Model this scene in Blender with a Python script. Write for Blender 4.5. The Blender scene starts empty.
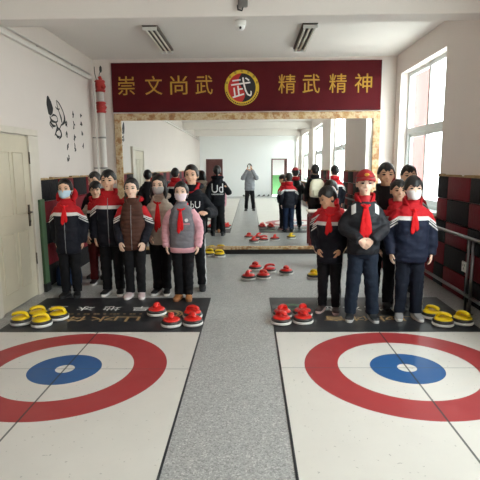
import bpy, bmesh, math, random
from mathutils import Vector, Matrix, noise
from mathutils.bvhtree import BVHTree

random.seed(7)
PI = math.pi
R = math.radians
sc = bpy.context.scene
COL = sc.collection

# ------------------------------------------------------------------ camera
CAM_H = 1.6
PITCH, YAW, ROLL = R(9.0), R(1.2), R(-0.45)
cam_d = bpy.data.cameras.new('camera')
cam_d.sensor_width = 36.0
cam_d.lens = 36.0
cam_d.clip_start = 0.02
cam = bpy.data.objects.new('camera', cam_d)
COL.objects.link(cam)
CAM_M = Matrix.Rotation(YAW, 4, 'Z') @ Matrix.Rotation(PI / 2 - PITCH, 4, 'X') @ Matrix.Rotation(ROLL, 4, 'Z')
CAM_M.translation = Vector((0, 0, CAM_H))
cam.matrix_world = CAM_M
sc.camera = cam

# ------------------------------------------------------------------ world and exposure
WORLD_STRENGTH = 5.0
sc.view_settings.view_transform = 'Standard'
sc.view_settings.look = 'None'
sc.view_settings.gamma = 1.0
sc.view_settings.use_curve_mapping = False
sc.view_settings.exposure = 1.78
w = bpy.data.worlds.new('overcast_sky')
sc.world = w
w.use_nodes = True
wb = w.node_tree.nodes['Background']
wb.inputs[0].default_value = (0.93, 0.97, 1.0, 1)
wb.inputs[1].default_value = WORLD_STRENGTH
sc.cycles.max_bounces = 12
sc.cycles.diffuse_bounces = 7
sc.cycles.glossy_bounces = 6
sc.cycles.transparent_max_bounces = 16

# window openings of the wall with the daylight: (y0, y1)
WINS = [(6.42, 8.28), (1.85, 4.15), (-2.3, 0.1), (-6.4, -3.9), (-9.0, -7.85)]
WZ0, WZ1 = 0.93, 3.05
XL, XR, YB, YF, ZC = -2.68, 2.50, 8.52, -9.2, 3.38
WALL_T = 0.24

for i, (a, b) in enumerate(WINS):
    ld = bpy.data.lights.new('window_portal', 'AREA')
    ld.shape = 'RECTANGLE'
    ld.size = WZ1 - WZ0
    ld.size_y = b - a
    ld.cycles.is_portal = True
    lo = bpy.data.objects.new('window_portal', ld)
    lo.location = (XR + WALL_T + 0.02, (a + b) / 2, (WZ0 + WZ1) / 2)
    lo.rotation_euler = (0, PI / 2, 0)
    COL.objects.link(lo)


# ------------------------------------------------------------------ helpers
def fl(px, py, z=0.0):
    """point of the floor (or of the height z) seen at a pixel of the 480 frame"""
    d = CAM_M.to_3x3() @ Vector((px - 240, 240 - py, -480.0))
    t = (z - CAM_H) / d.z
    p = Vector((0, 0, CAM_H)) + d * t
    return p


def lin(c):
    return tuple(((v / 12.92) if v <= 0.04045 else ((v + 0.055) / 1.055) ** 2.4) for v in c)


def hexc(h):
    h = h.lstrip('#')
    return lin(tuple(int(h[i:i + 2], 16) / 255 for i in (0, 2, 4)))


MATS = {}


class NT:
    """short-hand node builder"""
    def __init__(self, name, rough=0.6, metal=0.0, spec=0.5):
        self.m = bpy.data.materials.new(name)
        self.m.use_nodes = True
        self.t = self.m.node_tree
        self.b = self.t.nodes['Principled BSDF']
        self.b.inputs['Roughness'].default_value = rough
        self.b.inputs['Metallic'].default_value = metal
        self.b.inputs['Specular IOR Level'].default_value = spec

    def n(self, kind, **kw):
        nd = self.t.nodes.new(kind)
        for k, v in kw.items():
            setattr(nd, k, v)
        return nd

    def put(self, sock, v):
        if isinstance(v, (int, float)):
            sock.default_value = v
        elif isinstance(v, tuple):
            sock.default_value = v if len(v) == len(sock.default_value) else v + (1,)
        else:
            self.t.links.new(v, sock)

    def math(self, op, a, b=0.0, c=None):
        nd = self.n('ShaderNodeMath', operation=op)
        self.put(nd.inputs[0], a)
        self.put(nd.inputs[1], b)
        if c is not None:
            self.put(nd.inputs[2], c)
        return nd.outputs[0]

    def mix(self, f, a, b):
        nd = self.n('ShaderNodeMix', data_type='RGBA')
        self.put(nd.inputs[0], f)
        self.put(nd.inputs[6], a)
        self.put(nd.inputs[7], b)
        return nd.outputs[2]

    def obj(self):
        tc = self.n('ShaderNodeTexCoord')
        return tc.outputs['Object']

    def xyz(self):
        s = self.n('ShaderNodeSeparateXYZ')
        self.t.links.new(self.obj(), s.inputs[0])
        return s.outputs

    def noise(self, scale, detail=3, rough=0.5, vec=None):
        nd = self.n('ShaderNodeTexNoise')
        nd.inputs['Scale'].default_value = scale
        nd.inputs['Detail'].default_value = detail
        nd.inputs['Roughness'].default_value = rough
        self.t.links.new(vec if vec is not None else self.obj(), nd.inputs['Vector'])
        return nd.outputs[0]

    def ramp(self, f, stops):
        nd = self.n('ShaderNodeValToRGB')
        e = nd.color_ramp.elements
        while len(e) < len(stops):
            e.new(0.5)
        for el, (p, c) in zip(e, stops):
            el.position = p
            el.color = c if len(c) == 4 else c + (1,)
        self.put(nd.inputs[0], f)
        return nd.outputs[0]

    def color(self, v):
        self.put(self.b.inputs['Base Color'], v)
        return self

    def bump(self, h, strength=0.2, dist=0.01):
        nd = self.n('ShaderNodeBump')
        nd.inputs['Strength'].default_value = strength
        nd.inputs['Distance'].default_value = dist
        self.put(nd.inputs['Height'], h)
        self.t.links.new(nd.outputs[0], self.b.inputs['Normal'])
        return self


def plain(name, hexcol, rough=0.6, metal=0.0, var=0.12, scale=30, bump=0.0, spec=0.5):
    if name in MATS:
        return MATS[name]
    m = NT(name, rough, metal, spec)
    c = hexc(hexcol)
    f = m.noise(scale, 3)
    m.color(m.mix(f, tuple(v * (1 - var) for v in c), tuple(min(1, v * (1 + var)) for v in c)))
    if bump:
        m.bump(m.noise(scale * 2.5, 4), bump, 0.01)
    MATS[name] = m.m
    return m.m


def fabric(name, hexcol, rough=0.85, var=0.15):
    if name in MATS:
        return MATS[name]
    m = NT(name, rough, 0, 0.25)
    c = hexc(hexcol)
    f = m.noise(14, 4, 0.6)
    m.color(m.mix(f, tuple(v * (1 - var) for v in c), tuple(min(1, v * (1 + var)) for v in c)))
    m.bump(m.noise(22, 3), 0.35, 0.02)
    MATS[name] = m.m
    return m.m


def link_mesh(name, me, mat=None, parent=None, smooth=True):
    if mat is not None:
        if len(me.materials):
            me.materials.clear()
        for mm in (mat if isinstance(mat, (list, tuple)) else [mat]):
            me.materials.append(mm)
    o = bpy.data.objects.new(name, me)
    COL.objects.link(o)
    if parent is not None:
        o.parent = parent
    if smooth:
        me.polygons.foreach_set('use_smooth', [True] * len(me.polygons))
    return o


def obj(name, bm, mat=None, parent=None, smooth=False):
    bmesh.ops.recalc_face_normals(bm, faces=bm.faces)
    me = bpy.data.meshes.new(name)
    bm.to_mesh(me)
    bm.free()
    return link_mesh(name, me, mat, parent, smooth)


def thing(name, label, cat, loc=(0, 0, 0), rotz=0.0, group=None, scale=1.0):
    o = bpy.data.objects.new(name, None)
    COL.objects.link(o)
    o.empty_display_size = 0.1
    o.location = loc
    o.rotation_euler = (0, 0, rotz)
    o.scale = (scale,) * 3
    o['label'] = label
    o['category'] = cat
    if group:
        o['group'] = group
    return o


def tag(o, label, cat, group=None):
    o['label'] = label
    o['category'] = cat
    if group:
        o['group'] = group
    return o


def struct(o):
    o['kind'] = 'structure'
    return o


def box(bm, lo, hi, bevel=0.0, seg=1, mat=0):
    lo, hi = Vector(lo), Vector(hi)
    M = Matrix.Translation((lo + hi) / 2) @ Matrix.Diagonal((hi - lo).to_4d())
    M[3][3] = 1
    r = bmesh.ops.create_cube(bm, size=1, matrix=M)
    fs = {f for v in r['verts'] for f in v.link_faces}
    for f in fs:
        f.material_index = mat
    if bevel:
        es = list({e for v in r['verts'] for e in v.link_edges})
        rr = bmesh.ops.bevel(bm, geom=es, offset=bevel, segments=seg, profile=0.5, affect='EDGES')
        for f in rr['faces']:
            f.material_index = mat


def rings_loft(bm, rings, mat=0, cap=True, flip=False):
    """rings: lists of Vectors with equal count; closed tube"""
    vs = [[bm.verts.new(p) for p in r] for r in rings]
    n = len(rings[0])
    for i in range(len(vs) - 1):
        for k in range(n):
            f = bm.faces.new((vs[i][k], vs[i][(k + 1) % n], vs[i + 1][(k + 1) % n], vs[i + 1][k]))
            f.material_index = mat
            f.smooth = True
    if cap:
        f = bm.faces.new(list(reversed(vs[0])))
        f.material_index = mat
        f = bm.faces.new(vs[-1])
        f.material_index = mat
    return vs


def zrings(bm, prof, n=24, power=2.0, mat=0, xf=None):
    """prof: (z, rx, ry, cx, cy)"""
    rs = []
    for p in prof:
        z, rx, ry = p[:3]
        cx = p[3] if len(p) > 3 else 0
        cy = p[4] if len(p) > 4 else 0
        r = []
        for k in range(n):
            a = 2 * PI * k / n
            c, s = math.cos(a), math.sin(a)
            e = 2.0 / power
            x = cx + rx * math.copysign(abs(c) ** e, c)
            y = cy + ry * math.copysign(abs(s) ** e, s)
            v = Vector((x, y, z))
            r.append(xf @ v if xf else v)
        rs.append(r)
    rings_loft(bm, rs, mat)


def tube(bm, pts, radii, n=10, mat=0, flat=(1, 1), up=None, xf=None):
    pts = [Vector(p) for p in pts]
    if isinstance(radii, (int, float)):
        radii = [radii] * len(pts)
    T = []
    for i in range(len(pts)):
        a = pts[max(0, i - 1)]
        b = pts[min(len(pts) - 1, i + 1)]
        T.append((b - a).normalized())
    u = Vector(up) if up else Vector((0, 0, 1))
    if abs(u.dot(T[0])) > 0.95:
        u = Vector((0, 1, 0)) if abs(T[0].y) < 0.9 else Vector((1, 0, 0))
    rs = []
    for p, t, r in zip(pts, T, radii):
        u = (u - t * u.dot(t)).normalized()
        v = t.cross(u)
        ring = [p + (u * math.cos(2 * PI * k / n) * flat[0] + v * math.sin(2 * PI * k / n) * flat[1]) * r for k in range(n)]
        if xf:
            ring = [xf @ q for q in ring]
        rs.append(ring)
    rings_loft(bm, rs, mat)


def smooth_path(pts, radii, sub=4):
    """Catmull-Rom refinement of a poly-line with radii"""
    pts = [Vector(p) for p in pts]
    P, Q = [], []
    n = len(pts)
    for i in range(n - 1):
        p0, p1, p2, p3 = pts[max(0, i - 1)], pts[i], pts[i + 1], pts[min(n - 1, i + 2)]
        for s in range(sub):
            t = s / sub
            q = 0.5 * ((2 * p1) + (p2 - p0) * t + (2 * p0 - 5 * p1 + 4 * p2 - p3) * t * t + (3 * p1 - p0 - 3 * p2 + p3) * t ** 3)
            P.append(q)
            Q.append(radii[i] * (1 - t) + radii[i + 1] * t)
    P.append(pts[-1])
    Q.append(radii[-1])
    return P, Q


def ball(bm, c, r, seg=16, mat=0, xf=None):
    r = (r, r, r) if isinstance(r, (int, float)) else r
    M = Matrix.Translation(c) @ Matrix.Diagonal((r[0], r[1], r[2], 1))
    if xf:
        M = xf @ M
    g = bmesh.ops.create_uvsphere(bm, u_segments=seg, v_segments=max(6, seg * 2 // 3), radius=1, matrix=M)
    for v in g['verts']:
        for f in v.link_faces:
            f.material_index = mat
            f.smooth = True


def cyl(bm, c0, c1, r0, r1=None, n=20, mat=0):
    tube(bm, [c0, c1], [r0, r0 if r1 is None else r1], n, mat)


def remesh(bm, voxel, smooth=4, factor=0.5, decim=None):
    bmesh.ops.recalc_face_normals(bm, faces=bm.faces)
    me = bpy.data.meshes.new('tmp')
    bm.to_mesh(me)
    bm.free()
    o = bpy.data.objects.new('tmp', me)
    COL.objects.link(o)
    md = o.modifiers.new('r', 'REMESH')
    md.mode = 'VOXEL'
    md.voxel_size = voxel
    if smooth:
        s = o.modifiers.new('s', 'SMOOTH')
        s.iterations = smooth
        s.factor = factor
    dg = bpy.context.evaluated_depsgraph_get()
    out = bpy.data.meshes.new_from_object(o.evaluated_get(dg))
    bpy.data.objects.remove(o)
    bpy.data.meshes.remove(me)
    return out


def wrinkle(me, amp, freq, seed=0.0, stretch=(1, 1, 1)):
    off = Vector((seed * 3.1, seed * 1.7, seed * 5.3))
    ns = [v.normal.copy() for v in me.vertices]
    for v, nn in zip(me.vertices, ns):
        q = Vector((v.co.x * stretch[0], v.co.y * stretch[1], v.co.z * stretch[2])) * freq + off
        v.co += nn * amp * (noise.noise(q) + 0.5 * noise.noise(q * 2.1))


def text_mesh(s, size, depth=0.002):
    cu = bpy.data.curves.new('t', 'FONT')
    cu.body = s
    cu.size = size
    cu.align_x = 'CENTER'
    cu.align_y = 'CENTER'
    cu.extrude = depth
    cu.resolution_u = 3
    o = bpy.data.objects.new('t', cu)
    COL.objects.link(o)
    dg = bpy.context.evaluated_depsgraph_get()
    me = bpy.data.meshes.new_from_object(o.evaluated_get(dg))
    bpy.data.objects.remove(o)
    bpy.data.curves.remove(cu)
    return me


def text_obj(name, s, size, mat, M, parent=None, depth=0.002, bold=0.0, fit=None):
    """fit=(width,height): scale the glyphs' bounds to it, centred"""
    me = text_mesh(s, size, depth)
    if len(me.vertices) and fit:
        xs = [v.co.x for v in me.vertices]
        ys = [v.co.y for v in me.vertices]
        cx, cy = (min(xs) + max(xs)) / 2, (min(ys) + max(ys)) / 2
        sx = fit[0] / (max(xs) - min(xs))
        sy = fit[1] / (max(ys) - min(ys))
        for v in me.vertices:
            v.co.x = (v.co.x - cx) * sx
            v.co.y = (v.co.y - cy) * sy
    me.transform(M)
    return link_mesh(name, me, mat, parent, smooth=False)


# ------------------------------------------------------------------ setting materials
def mk_wall(name, hexcol, var=0.05):
    m = NT(name, 0.75, 0, 0.3)
    c = hexc(hexcol)
    f = m.noise(1.3, 5, 0.65)
    m.color(m.mix(f, tuple(v * (1 - var) for v in c), tuple(min(1, v * (1 + var)) for v in c)))
    m.bump(m.noise(60, 3), 0.06, 0.01)
    return m.m


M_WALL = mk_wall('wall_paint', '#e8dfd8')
M_WALL_DIM = mk_wall('wall_paint_dimmed', '#cdc2ba')  # darker copy of the wall paint, tones down daylight on this wall
M_CEIL = mk_wall('ceiling_paint', '#e0dad4', 0.03)
M_WHITE = plain('white_plastic', '#e6e6e2', 0.4, var=0.03)
M_TRIMW = plain('window_white', '#dfe5e4', 0.35, var=0.03)
M_STEEL = plain('steel', '#8b8d90', 0.3, 1.0)
M_BLACK = plain('black_plastic', '#161616', 0.45)

m = NT('terrazzo_floor', 0.34, 0, 0.5)
v1 = m.n('ShaderNodeTexVoronoi')
v1.inputs['Scale'].default_value = 120
m.t.links.new(m.obj(), v1.inputs['Vector'])
sep = m.n('ShaderNodeSeparateColor')
m.t.links.new(v1.outputs['Color'], sep.inputs[0])
speck = m.ramp(sep.outputs[0], [(0.0, hexc('#7a7977')), (0.25, hexc('#949391')), (0.6, hexc('#a3a29f')), (0.9, hexc('#b2b1ae')), (1.0, hexc('#cfcdc9'))])
big = m.noise(0.9, 4)
m.color(m.mix(m.math('MULTIPLY', big, 0.35), speck, hexc('#9a9996')))
m.put(m.b.inputs['Roughness'], m.math('MULTIPLY_ADD', m.noise(3, 4), 0.2, 0.27))
M_FLOOR = m.m


def mk_marble():
    m = NT('marble', 0.25)
    v = m.noise(5, 8, 0.7)
    c = m.ramp(v, [(0.25, hexc('#6e5038')), (0.42, hexc('#a5794f')), (0.5, hexc('#cdb793')), (0.58, hexc('#b08c5c')), (0.72, hexc('#8b4f38'))])
    m.color(c)
    return m.m


M_MARBLE = mk_marble()

# ------------------------------------------------------------------ room shell
bm = bmesh.new()
box(bm, (XL - 0.3, YF - 0.3, -0.12), (XR + 0.3, YB + 0.3, 0))
struct(obj('floor', bm, M_FLOOR))
bm = bmesh.new()
box(bm, (XL - 0.3, YF - 0.3, ZC), (XR + 0.3, YB + 0.3, ZC + 0.2))
struct(obj('ceiling', bm, M_CEIL))
bm = bmesh.new()
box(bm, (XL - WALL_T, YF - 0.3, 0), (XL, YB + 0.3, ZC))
struct(obj('wall_left', bm, M_WALL_DIM))
bm = bmesh.new()
box(bm, (XL, YB, 0), (XR, YB + 0.25, ZC))
struct(obj('wall_back', bm, M_WALL))
# wall with the windows
bm = bmesh.new()
x0, x1 = XR, XR + WALL_T
ys = [YF - 0.3]
for a, b in sorted(WINS):
    ys += [a, b]
ys.append(YB + 0.3)
for i in range(0, len(ys), 2):
    box(bm, (x0, ys[i], 0), (x1, ys[i + 1], ZC))
for a, b in WINS:
    box(bm, (x0, a, 0), (x1, b, WZ0))
    box(bm, (x0, a, WZ1), (x1, b, ZC))
struct(obj('wall_right', bm, M_WALL))
# wall behind the camera with two door openings
DA = (-2.35, -1.45)
DB = (1.18, 2.02)
DH = 2.02
bm = bmesh.new()
for a, b in ((XL, DA[0]), (DA[1], DB[0]), (DB[1], XR)):
    box(bm, (a, YF - 0.22, 0), (b, YF, ZC))
for a, b in (DA, DB):
    box(bm, (a, YF - 0.22, DH), (b, YF, ZC))
struct(obj('wall_front', bm, mk_wall('wall_paint_lifted', '#f0f1ef', 0.03)))  # paint lightened in place of more daylight at this end of the room
# ceiling beams
for i, yb in enumerate((5.34, 1.15, -2.95, -7.05)):
    bm = bmesh.new()
    box(bm, (XL, yb - 0.14, 3.09), (XR, yb + 0.14, ZC), 0.012, 2)
    struct(obj('trim_%d' % (i + 1), bm, M_CEIL))

# windows
M_GLASS = bpy.data.materials.new('window_glass')
M_GLASS.use_nodes = True
t = M_GLASS.node_tree
t.nodes.clear()
out = t.nodes.new('ShaderNodeOutputMaterial')
mx = t.nodes.new('ShaderNodeMixShader')
tr = t.nodes.new('ShaderNodeBsdfTransparent')
tr.inputs[0].default_value = (0.95, 0.98, 0.97, 1)
gl = t.nodes.new('ShaderNodeBsdfGlossy')
gl.inputs['Roughness'].default_value = 0.02
mx.inputs[0].default_value = 0.05
t.links.new(tr.outputs[0], mx.inputs[1])
t.links.new(gl.outputs[0], mx.inputs[2])
t.links.new(mx.outputs[0], out.inputs[0])
for i, (a, b) in enumerate(WINS):
    wroot = bpy.data.objects.new('window_%d' % (i + 1), None)
    COL.objects.link(wroot)
    wroot['kind'] = 'structure'
    wroot.location = (XR + 0.13, (a + b) / 2, WZ0)
    h = WZ1 - WZ0
    wd = (b - a) / 2
    zt = h * 0.56
    bm = bmesh.new()
    fw = 0.06
    box(bm, (0, -wd, 0), (0.07, -wd + fw, h), 0.006)
    box(bm, (0, wd - fw, 0), (0.07, wd, h), 0.006)
    box(bm, (0.002, -wd + 0.01, 0.002), (0.068, wd - 0.01, fw), 0.006)
    box(bm, (0.002, -wd + 0.01, h - fw), (0.068, wd - 0.01, h - 0.002), 0.006)
    box(bm, (0.003, -wd + 0.01, zt - 0.045), (0.067, wd - 0.01, zt + 0.045), 0.006)
    box(bm, (0.005, -0.035, zt), (0.065, 0.035, h - 0.01), 0.006)
    obj('window_frame', bm, M_TRIMW, wroot)
    for (s0, s1, dx) in ((-wd + fw, 0.04, -0.012), (-0.04, wd - fw, 0.03)):
        bm = bmesh.new()
        for q in ((s0, fw, s0 + 0.06, zt - 0.045, 0), (s1 - 0.06, fw, s1, zt - 0.045, 0), (s0 + 0.01, fw + 0.002, s1 - 0.01, fw + 0.07, 0.002), (s0 + 0.01, zt - 0.105, s1 - 0.01, zt - 0.047, 0.002)):
            box(bm, (dx + q[4], q[0], q[1]), (dx + 0.035 - q[4], q[2], q[3]), 0.005)
        so = obj('sash', bm, M_TRIMW, wroot)
        bm = bmesh.new()
        box(bm, (dx + 0.015, s0 + 0.05, fw + 0.05), (dx + 0.02, s1 - 0.05, zt - 0.09))
        obj('pane', bm, M_GLASS, so)
    for (s0, s1) in ((-wd + fw - 0.01, -0.03), (0.03, wd - fw + 0.01)):
        bm = bmesh.new()
        box(bm, (0.03, s0, zt + 0.04), (0.036, s1, h - fw + 0.01))
        obj('pane', bm, M_GLASS, wroot)
    bm = bmesh.new()
    box(bm, (-0.16, -wd, -0.03), (0.0, wd, 0.004), 0.006)
    obj('window_sill', bm, M_TRIMW, wroot)

# pink houses outside and the yard
M_PINK = mk_wall('pink_render', '#6b4340', 0.05)
M_YARD = plain('yard_concrete', '#b7b6b2', 0.9)
bm = bmesh.new()
box(bm, (XR + 0.35, -45, -0.6), (40, 60, -0.5))
o = obj('ground', bm, M_YARD)
struct(o)


def pink_house(x0, y0, x1, y1, h, label):
    r = thing('house', label, 'building', ((x0 + x1) / 2, (y0 + y1) / 2, -0.5))
    cx, cy = (x0 + x1) / 2, (y0 + y1) / 2
    bm = bmesh.new()
    box(bm, (x0 - cx, y0 - cy, 0), (x1 - cx, y1 - cy, h), 0.02)
    obj('facade', bm, M_PINK, r)
    bm = bmesh.new()
    box(bm, (x0 - cx - 0.2, y0 - cy - 0.2, h), (x1 - cx + 0.2, y1 - cy + 0.2, h + 0.35), 0.02)
    obj('roof', bm, M_TRIMW, r)
    dark = plain('house_glass', '#8fa0a6', 0.15)
    yy = y0 + 1.2
    while yy < y1 - 1.5:
        for k in range(int(h // 3)):
            bm = bmesh.new()
            z = 1.0 + 3 * k
            box(bm, (x0 - cx - 0.04, yy - cy, z), (x0 - cx + 0.02, yy - cy + 1.2, z + 1.5), 0.02)
            obj('house_window', bm, dark, r)
        yy += 2.6


pink_house(2.4, 24.2, 8.7, 36, 11, 'pink plastered building seen through the window beside the mirror')
pink_house(8.7, -30, 15, -20, 11, 'pink plastered building seen only through the reflected windows')

# padded wall: checker of red and black foam tiles, both sides
M_PADR = fabric('pad_red', '#70121e', 0.7)
M_PADB = fabric('pad_black', '#141114', 0.75)
M_TAN = plain('foam_edge', '#a68a62', 0.9, var=0.35, scale=18)


def padding(xw, sgn, y0, y1, ztop, nrow, wd, name, phase=0):
    bm = bmesh.new()
    hh = (ztop - 0.02) / nrow
    j = 0
    y = y0
    while y < y1 - 0.02:
        ye = min(y + wd, y1)
        for r in range(nrow):
            z0 = 0.02 + r * hh
            mi = (j + r + phase) % 2
            lo = (min(xw, xw + sgn * 0.045), y + 0.003, z0 + 0.003)
            hi = (max(xw, xw + sgn * 0.045), ye - 0.003, z0 + hh - 0.003)
            box(bm, lo, hi, 0.014, 2, mi)
        y = ye
        j += 1
    o = struct(obj(name, bm, [M_PADR, M_PADB], None, True))
    # ragged foam strip along the top edge
    bm = bmesh.new()
    rr = random.Random(3)
    y = y0
    while y < y1 - 0.05:
        L = rr.uniform(0.05, 0.22)
        h = rr.uniform(0.006, 0.03)
        box(bm, (min(xw, xw + sgn * 0.05), y, ztop - 0.004), (max(xw, xw + sgn * 0.05), min(y + L, y1), ztop + h), 0.003)
        y += L
    s = obj('foam_strip', bm, M_TAN, o)
    return o


padding(XL, 1, 6.05, 8.46, 1.42, 5, 0.57, 'trim_5', 1)
padding(XL, 1, YF + 0.02, 4.55, 1.42, 5, 0.57, 'trim_6')
k_ = 7
edges = [YF + 0.02] + [q for a_, b_ in sorted(WINS) for q in (a_ - 0.06, b_ + 0.06)] + [8.46]
for q in range(len(edges) - 1):
    if edges[q + 1] - edges[q] > 0.1:
        low = q % 2 == 1
        padding(XR, -1, edges[q], edges[q + 1], 0.87 if low else 1.43, 3 if low else 5, 0.61, 'trim_%d' % k_, 0)
        k_ += 1

# ------------------------------------------------------------------ door in the wall on the left
M_DOOR = plain('door_wood', '#b9ae98', 0.5, var=0.1, scale=5)
M_DFRAME = plain('door_frame_paint', '#c3b9aa', 0.5, var=0.08, scale=8)
droot = bpy.data.objects.new('door_1', None)
COL.objects.link(droot)
droot['kind'] = 'structure'
droot.location = (XL, 5.42, 0)
bm = bmesh.new()
for a, b in ((-0.60, -0.52), (0.36, 0.62)):
    box(bm, (0, a, 0), (0.05, b, 1.955), 0.004)
box(bm, (0, -0.60, 1.957), (0.052, 0.62, 2.03), 0.004)
obj('door_frame', bm, M_DFRAME, droot)
bm = bmesh.new()
box(bm, (0.004, -0.515, 0.01), (0.03, 0.355, 1.945), 0.004)
for z0, z1 in ((0.2, 0.85), (1.05, 1.75)):
    for a, b in ((-0.42, -0.12), (-0.04, 0.20)):
        box(bm, (0.026, a, z0), (0.036, b, z1), 0.012, 2)
leaf = obj('door_leaf', bm, M_DOOR, droot)
bm = bmesh.new()
box(bm, (0.03, 0.245, 0.88), (0.042, 0.29, 1.14), 0.006, 2)
tube(bm, [(0.04, 0.265, 1.05), (0.08, 0.265, 1.05), (0.085, 0.22, 1.05), (0.085, 0.14, 1.045)], 0.009)
cyl(bm, (0.04, 0.265, 0.94), (0.05, 0.265, 0.94), 0.012)
obj('door_handle', bm, plain('bronze', '#4b4238', 0.35, 0.8), leaf)
bm = bmesh.new()
for z in (1.62, 0.4):
    cyl(bm, (0.045, 0.358, z), (0.045, 0.358, z + 0.14), 0.008, n=10)
obj('hinge', bm, plain('bronze', '#4b4238'), leaf)

# doors in the wall behind the camera, seen in the mirror
M_RDOOR = plain('red_brown_door', '#5d3430', 0.45, var=0.15, scale=6)
for k, (a, b) in enumerate((DA, DB)):
    dr = bpy.data.objects.new('door_%d' % (k + 2), None)
    COL.objects.link(dr)
    dr['kind'] = 'structure'
    dr.location = ((a + b) / 2, YF, 0)
    hw = (b - a) / 2
    bm = bmesh.new()
    box(bm, (-hw, -0.2, 0), (-hw + 0.06, 0.03, DH), 0.008)
    box(bm, (hw - 0.06, -0.2, 0), (hw, 0.03, DH), 0.008)
    box(bm, (-hw + 0.01, -0.198, DH - 0.06), (hw - 0.01, 0.028, DH - 0.002), 0.008)
    obj('door_frame', bm, M_RDOOR, dr)
    bm = bmesh.new()
    if k == 0:
        box(bm, (-hw + 0.06, -0.06, 0.01), (hw - 0.06, -0.02, DH - 0.06), 0.004)
        for z0, z1 in ((0.2, 0.9), (1.1, 1.8)):
            box(bm, (-hw + 0.16, -0.03, z0), (hw - 0.16, -0.008, z1), 0.012, 2)
        obj('door_leaf', bm, M_RDOOR, dr)
    else:
        # leaf stands open into the corridor
        box(bm, (hw - 0.10, -0.95, 0.01), (hw - 0.06, -0.18, DH - 0.06), 0.004)
        obj('door_leaf', bm, M_RDOOR, dr)
# corridor beyond the open doorway
m = NT('corridor_paint', 0.6)
x, y, z = m.xyz()
m.color(m.mix(m.math('GREATER_THAN', z, 1.12), hexc('#3c6b39'), hexc('#a9aba8')))
bm = bmesh.new()
box(bm, (0.6, YF - 1.75, 0), (XR + 0.3, YF - 1.6, 2.9))
struct(obj('wall_corridor', bm, m.m))

bm = bmesh.new()
box(bm, (0.6, YF - 1.75, 2.75), (XR + 0.3, YF - 0.22, 2.9))
struct(obj('ceiling_corridor_shade', bm, M_WALL))  # unseen roof added to keep sky light off the corridor
bm = bmesh.new()
box(bm, (0.5, YF - 1.75, 0), (0.6, YF - 0.22, 2.75))
box(bm, (XR + 0.3, YF - 1.75, 0), (XR + 0.4, YF - 0.3, 2.9))
struct(obj('wall_corridor_shade', bm, M_WALL))  # unseen side walls added to shut daylight out of the corridor

# ------------------------------------------------------------------ mirror with marble surround
mr = NT('mirror_silver', 0.0, 1.0)
mr.color((0.93, 0.965, 0.96))
M_MIRROR = mr.m
MX0, MX1, MZ0, MZ1 = -2.22, 2.12, 0.145, 2.355
mir = thing('wall_mirror', 'wide wall mirror framed in brown marble beneath the maroon sign board', 'mirror', (0, YB, 0))
bm = bmesh.new()
box(bm, (MX0, -0.036, MZ0), (MX1, -0.02, MZ1))
for v in bm.verts:
    v.co.y += 0.0042 * (v.co.z - MZ0)      # the glass leans back a little
obj('mirror_glass', bm, M_MIRROR, mir)
bm = bmesh.new()
fw = 0.12
box(bm, (MX0 - fw, -0.05, 0.09), (MX0, 0, MZ1 + fw), 0.008, 2)
box(bm, (MX1, -0.05, 0.09), (MX1 + fw, 0, MZ1 + fw), 0.008, 2)
box(bm, (MX0, -0.05, MZ1), (MX1, 0, MZ1 + fw), 0.008, 2)
box(bm, (MX0, -0.06, 0.085), (MX1, 0, MZ0), 0.006, 2)
obj('marble_frame', bm, M_MARBLE, mir)
bm = bmesh.new()
box(bm, (XL + 0.06, YB - 0.04, 0), (XR - 0.06, YB, 0.083), 0.004)
struct(obj('baseboard_back', bm, plain('black_stone', '#171514', 0.3)))

# ------------------------------------------------------------------ maroon sign board
m = NT('maroon_velvet', 0.85, 0, 0.2)
m.color(m.mix(m.noise(3, 4), hexc('#460e15'), hexc('#5c161b')))
M_MAROON = m.m
M_GOLD = plain('gold_letter', '#c79b3c', 0.35, 0.35, var=0.1)
SX0, SX1, SZ0, SZ1 = -2.35, 2.235, 2.497, 3.31
sign = thing('sign_board', 'long maroon sign board with gold characters above the mirror', 'sign', (0, YB, 0))
bm = bmesh.new()
box(bm, (SX0, -0.05, SZ0), (SX1, 0, SZ1), 0.006)
obj('board', bm, M_MAROON, sign)
FR = Matrix.Rotation(PI / 2, 4, 'X')          # text facing -y
for ch, px in zip('崇文尚武精武精神', (-2.10, -1.63, -1.20, -0.77, 0.64, 1.05, 1.50, 1.93)):
    X = px
    text_obj('lettering', ch, 0.3, M_GOLD, Matrix.Translation((X, -0.054, 2.935)) @ FR, sign, 0.006, fit=(0.29, 0.31))


def disc(bm, c, r, y0, y1, n=48, mat=0):
    rs = []
    for y in (y0, y1):
        rs.append([Vector((c[0] + r * math.cos(2 * PI * k / n), y, c[1] + r * math.sin(2 * PI * k / n))) for k in range(n)])
    rings_loft(bm, rs, mat)


ex, ez = -0.125, 2.88
bm = bmesh.new()
disc(bm, (ex, ez), 0.292, -0.05, -0.06)
emb = obj('emblem', bm, plain('emblem_yellow', '#d8b52c', 0.5), sign)
bm = bmesh.new()
n = 40
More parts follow.
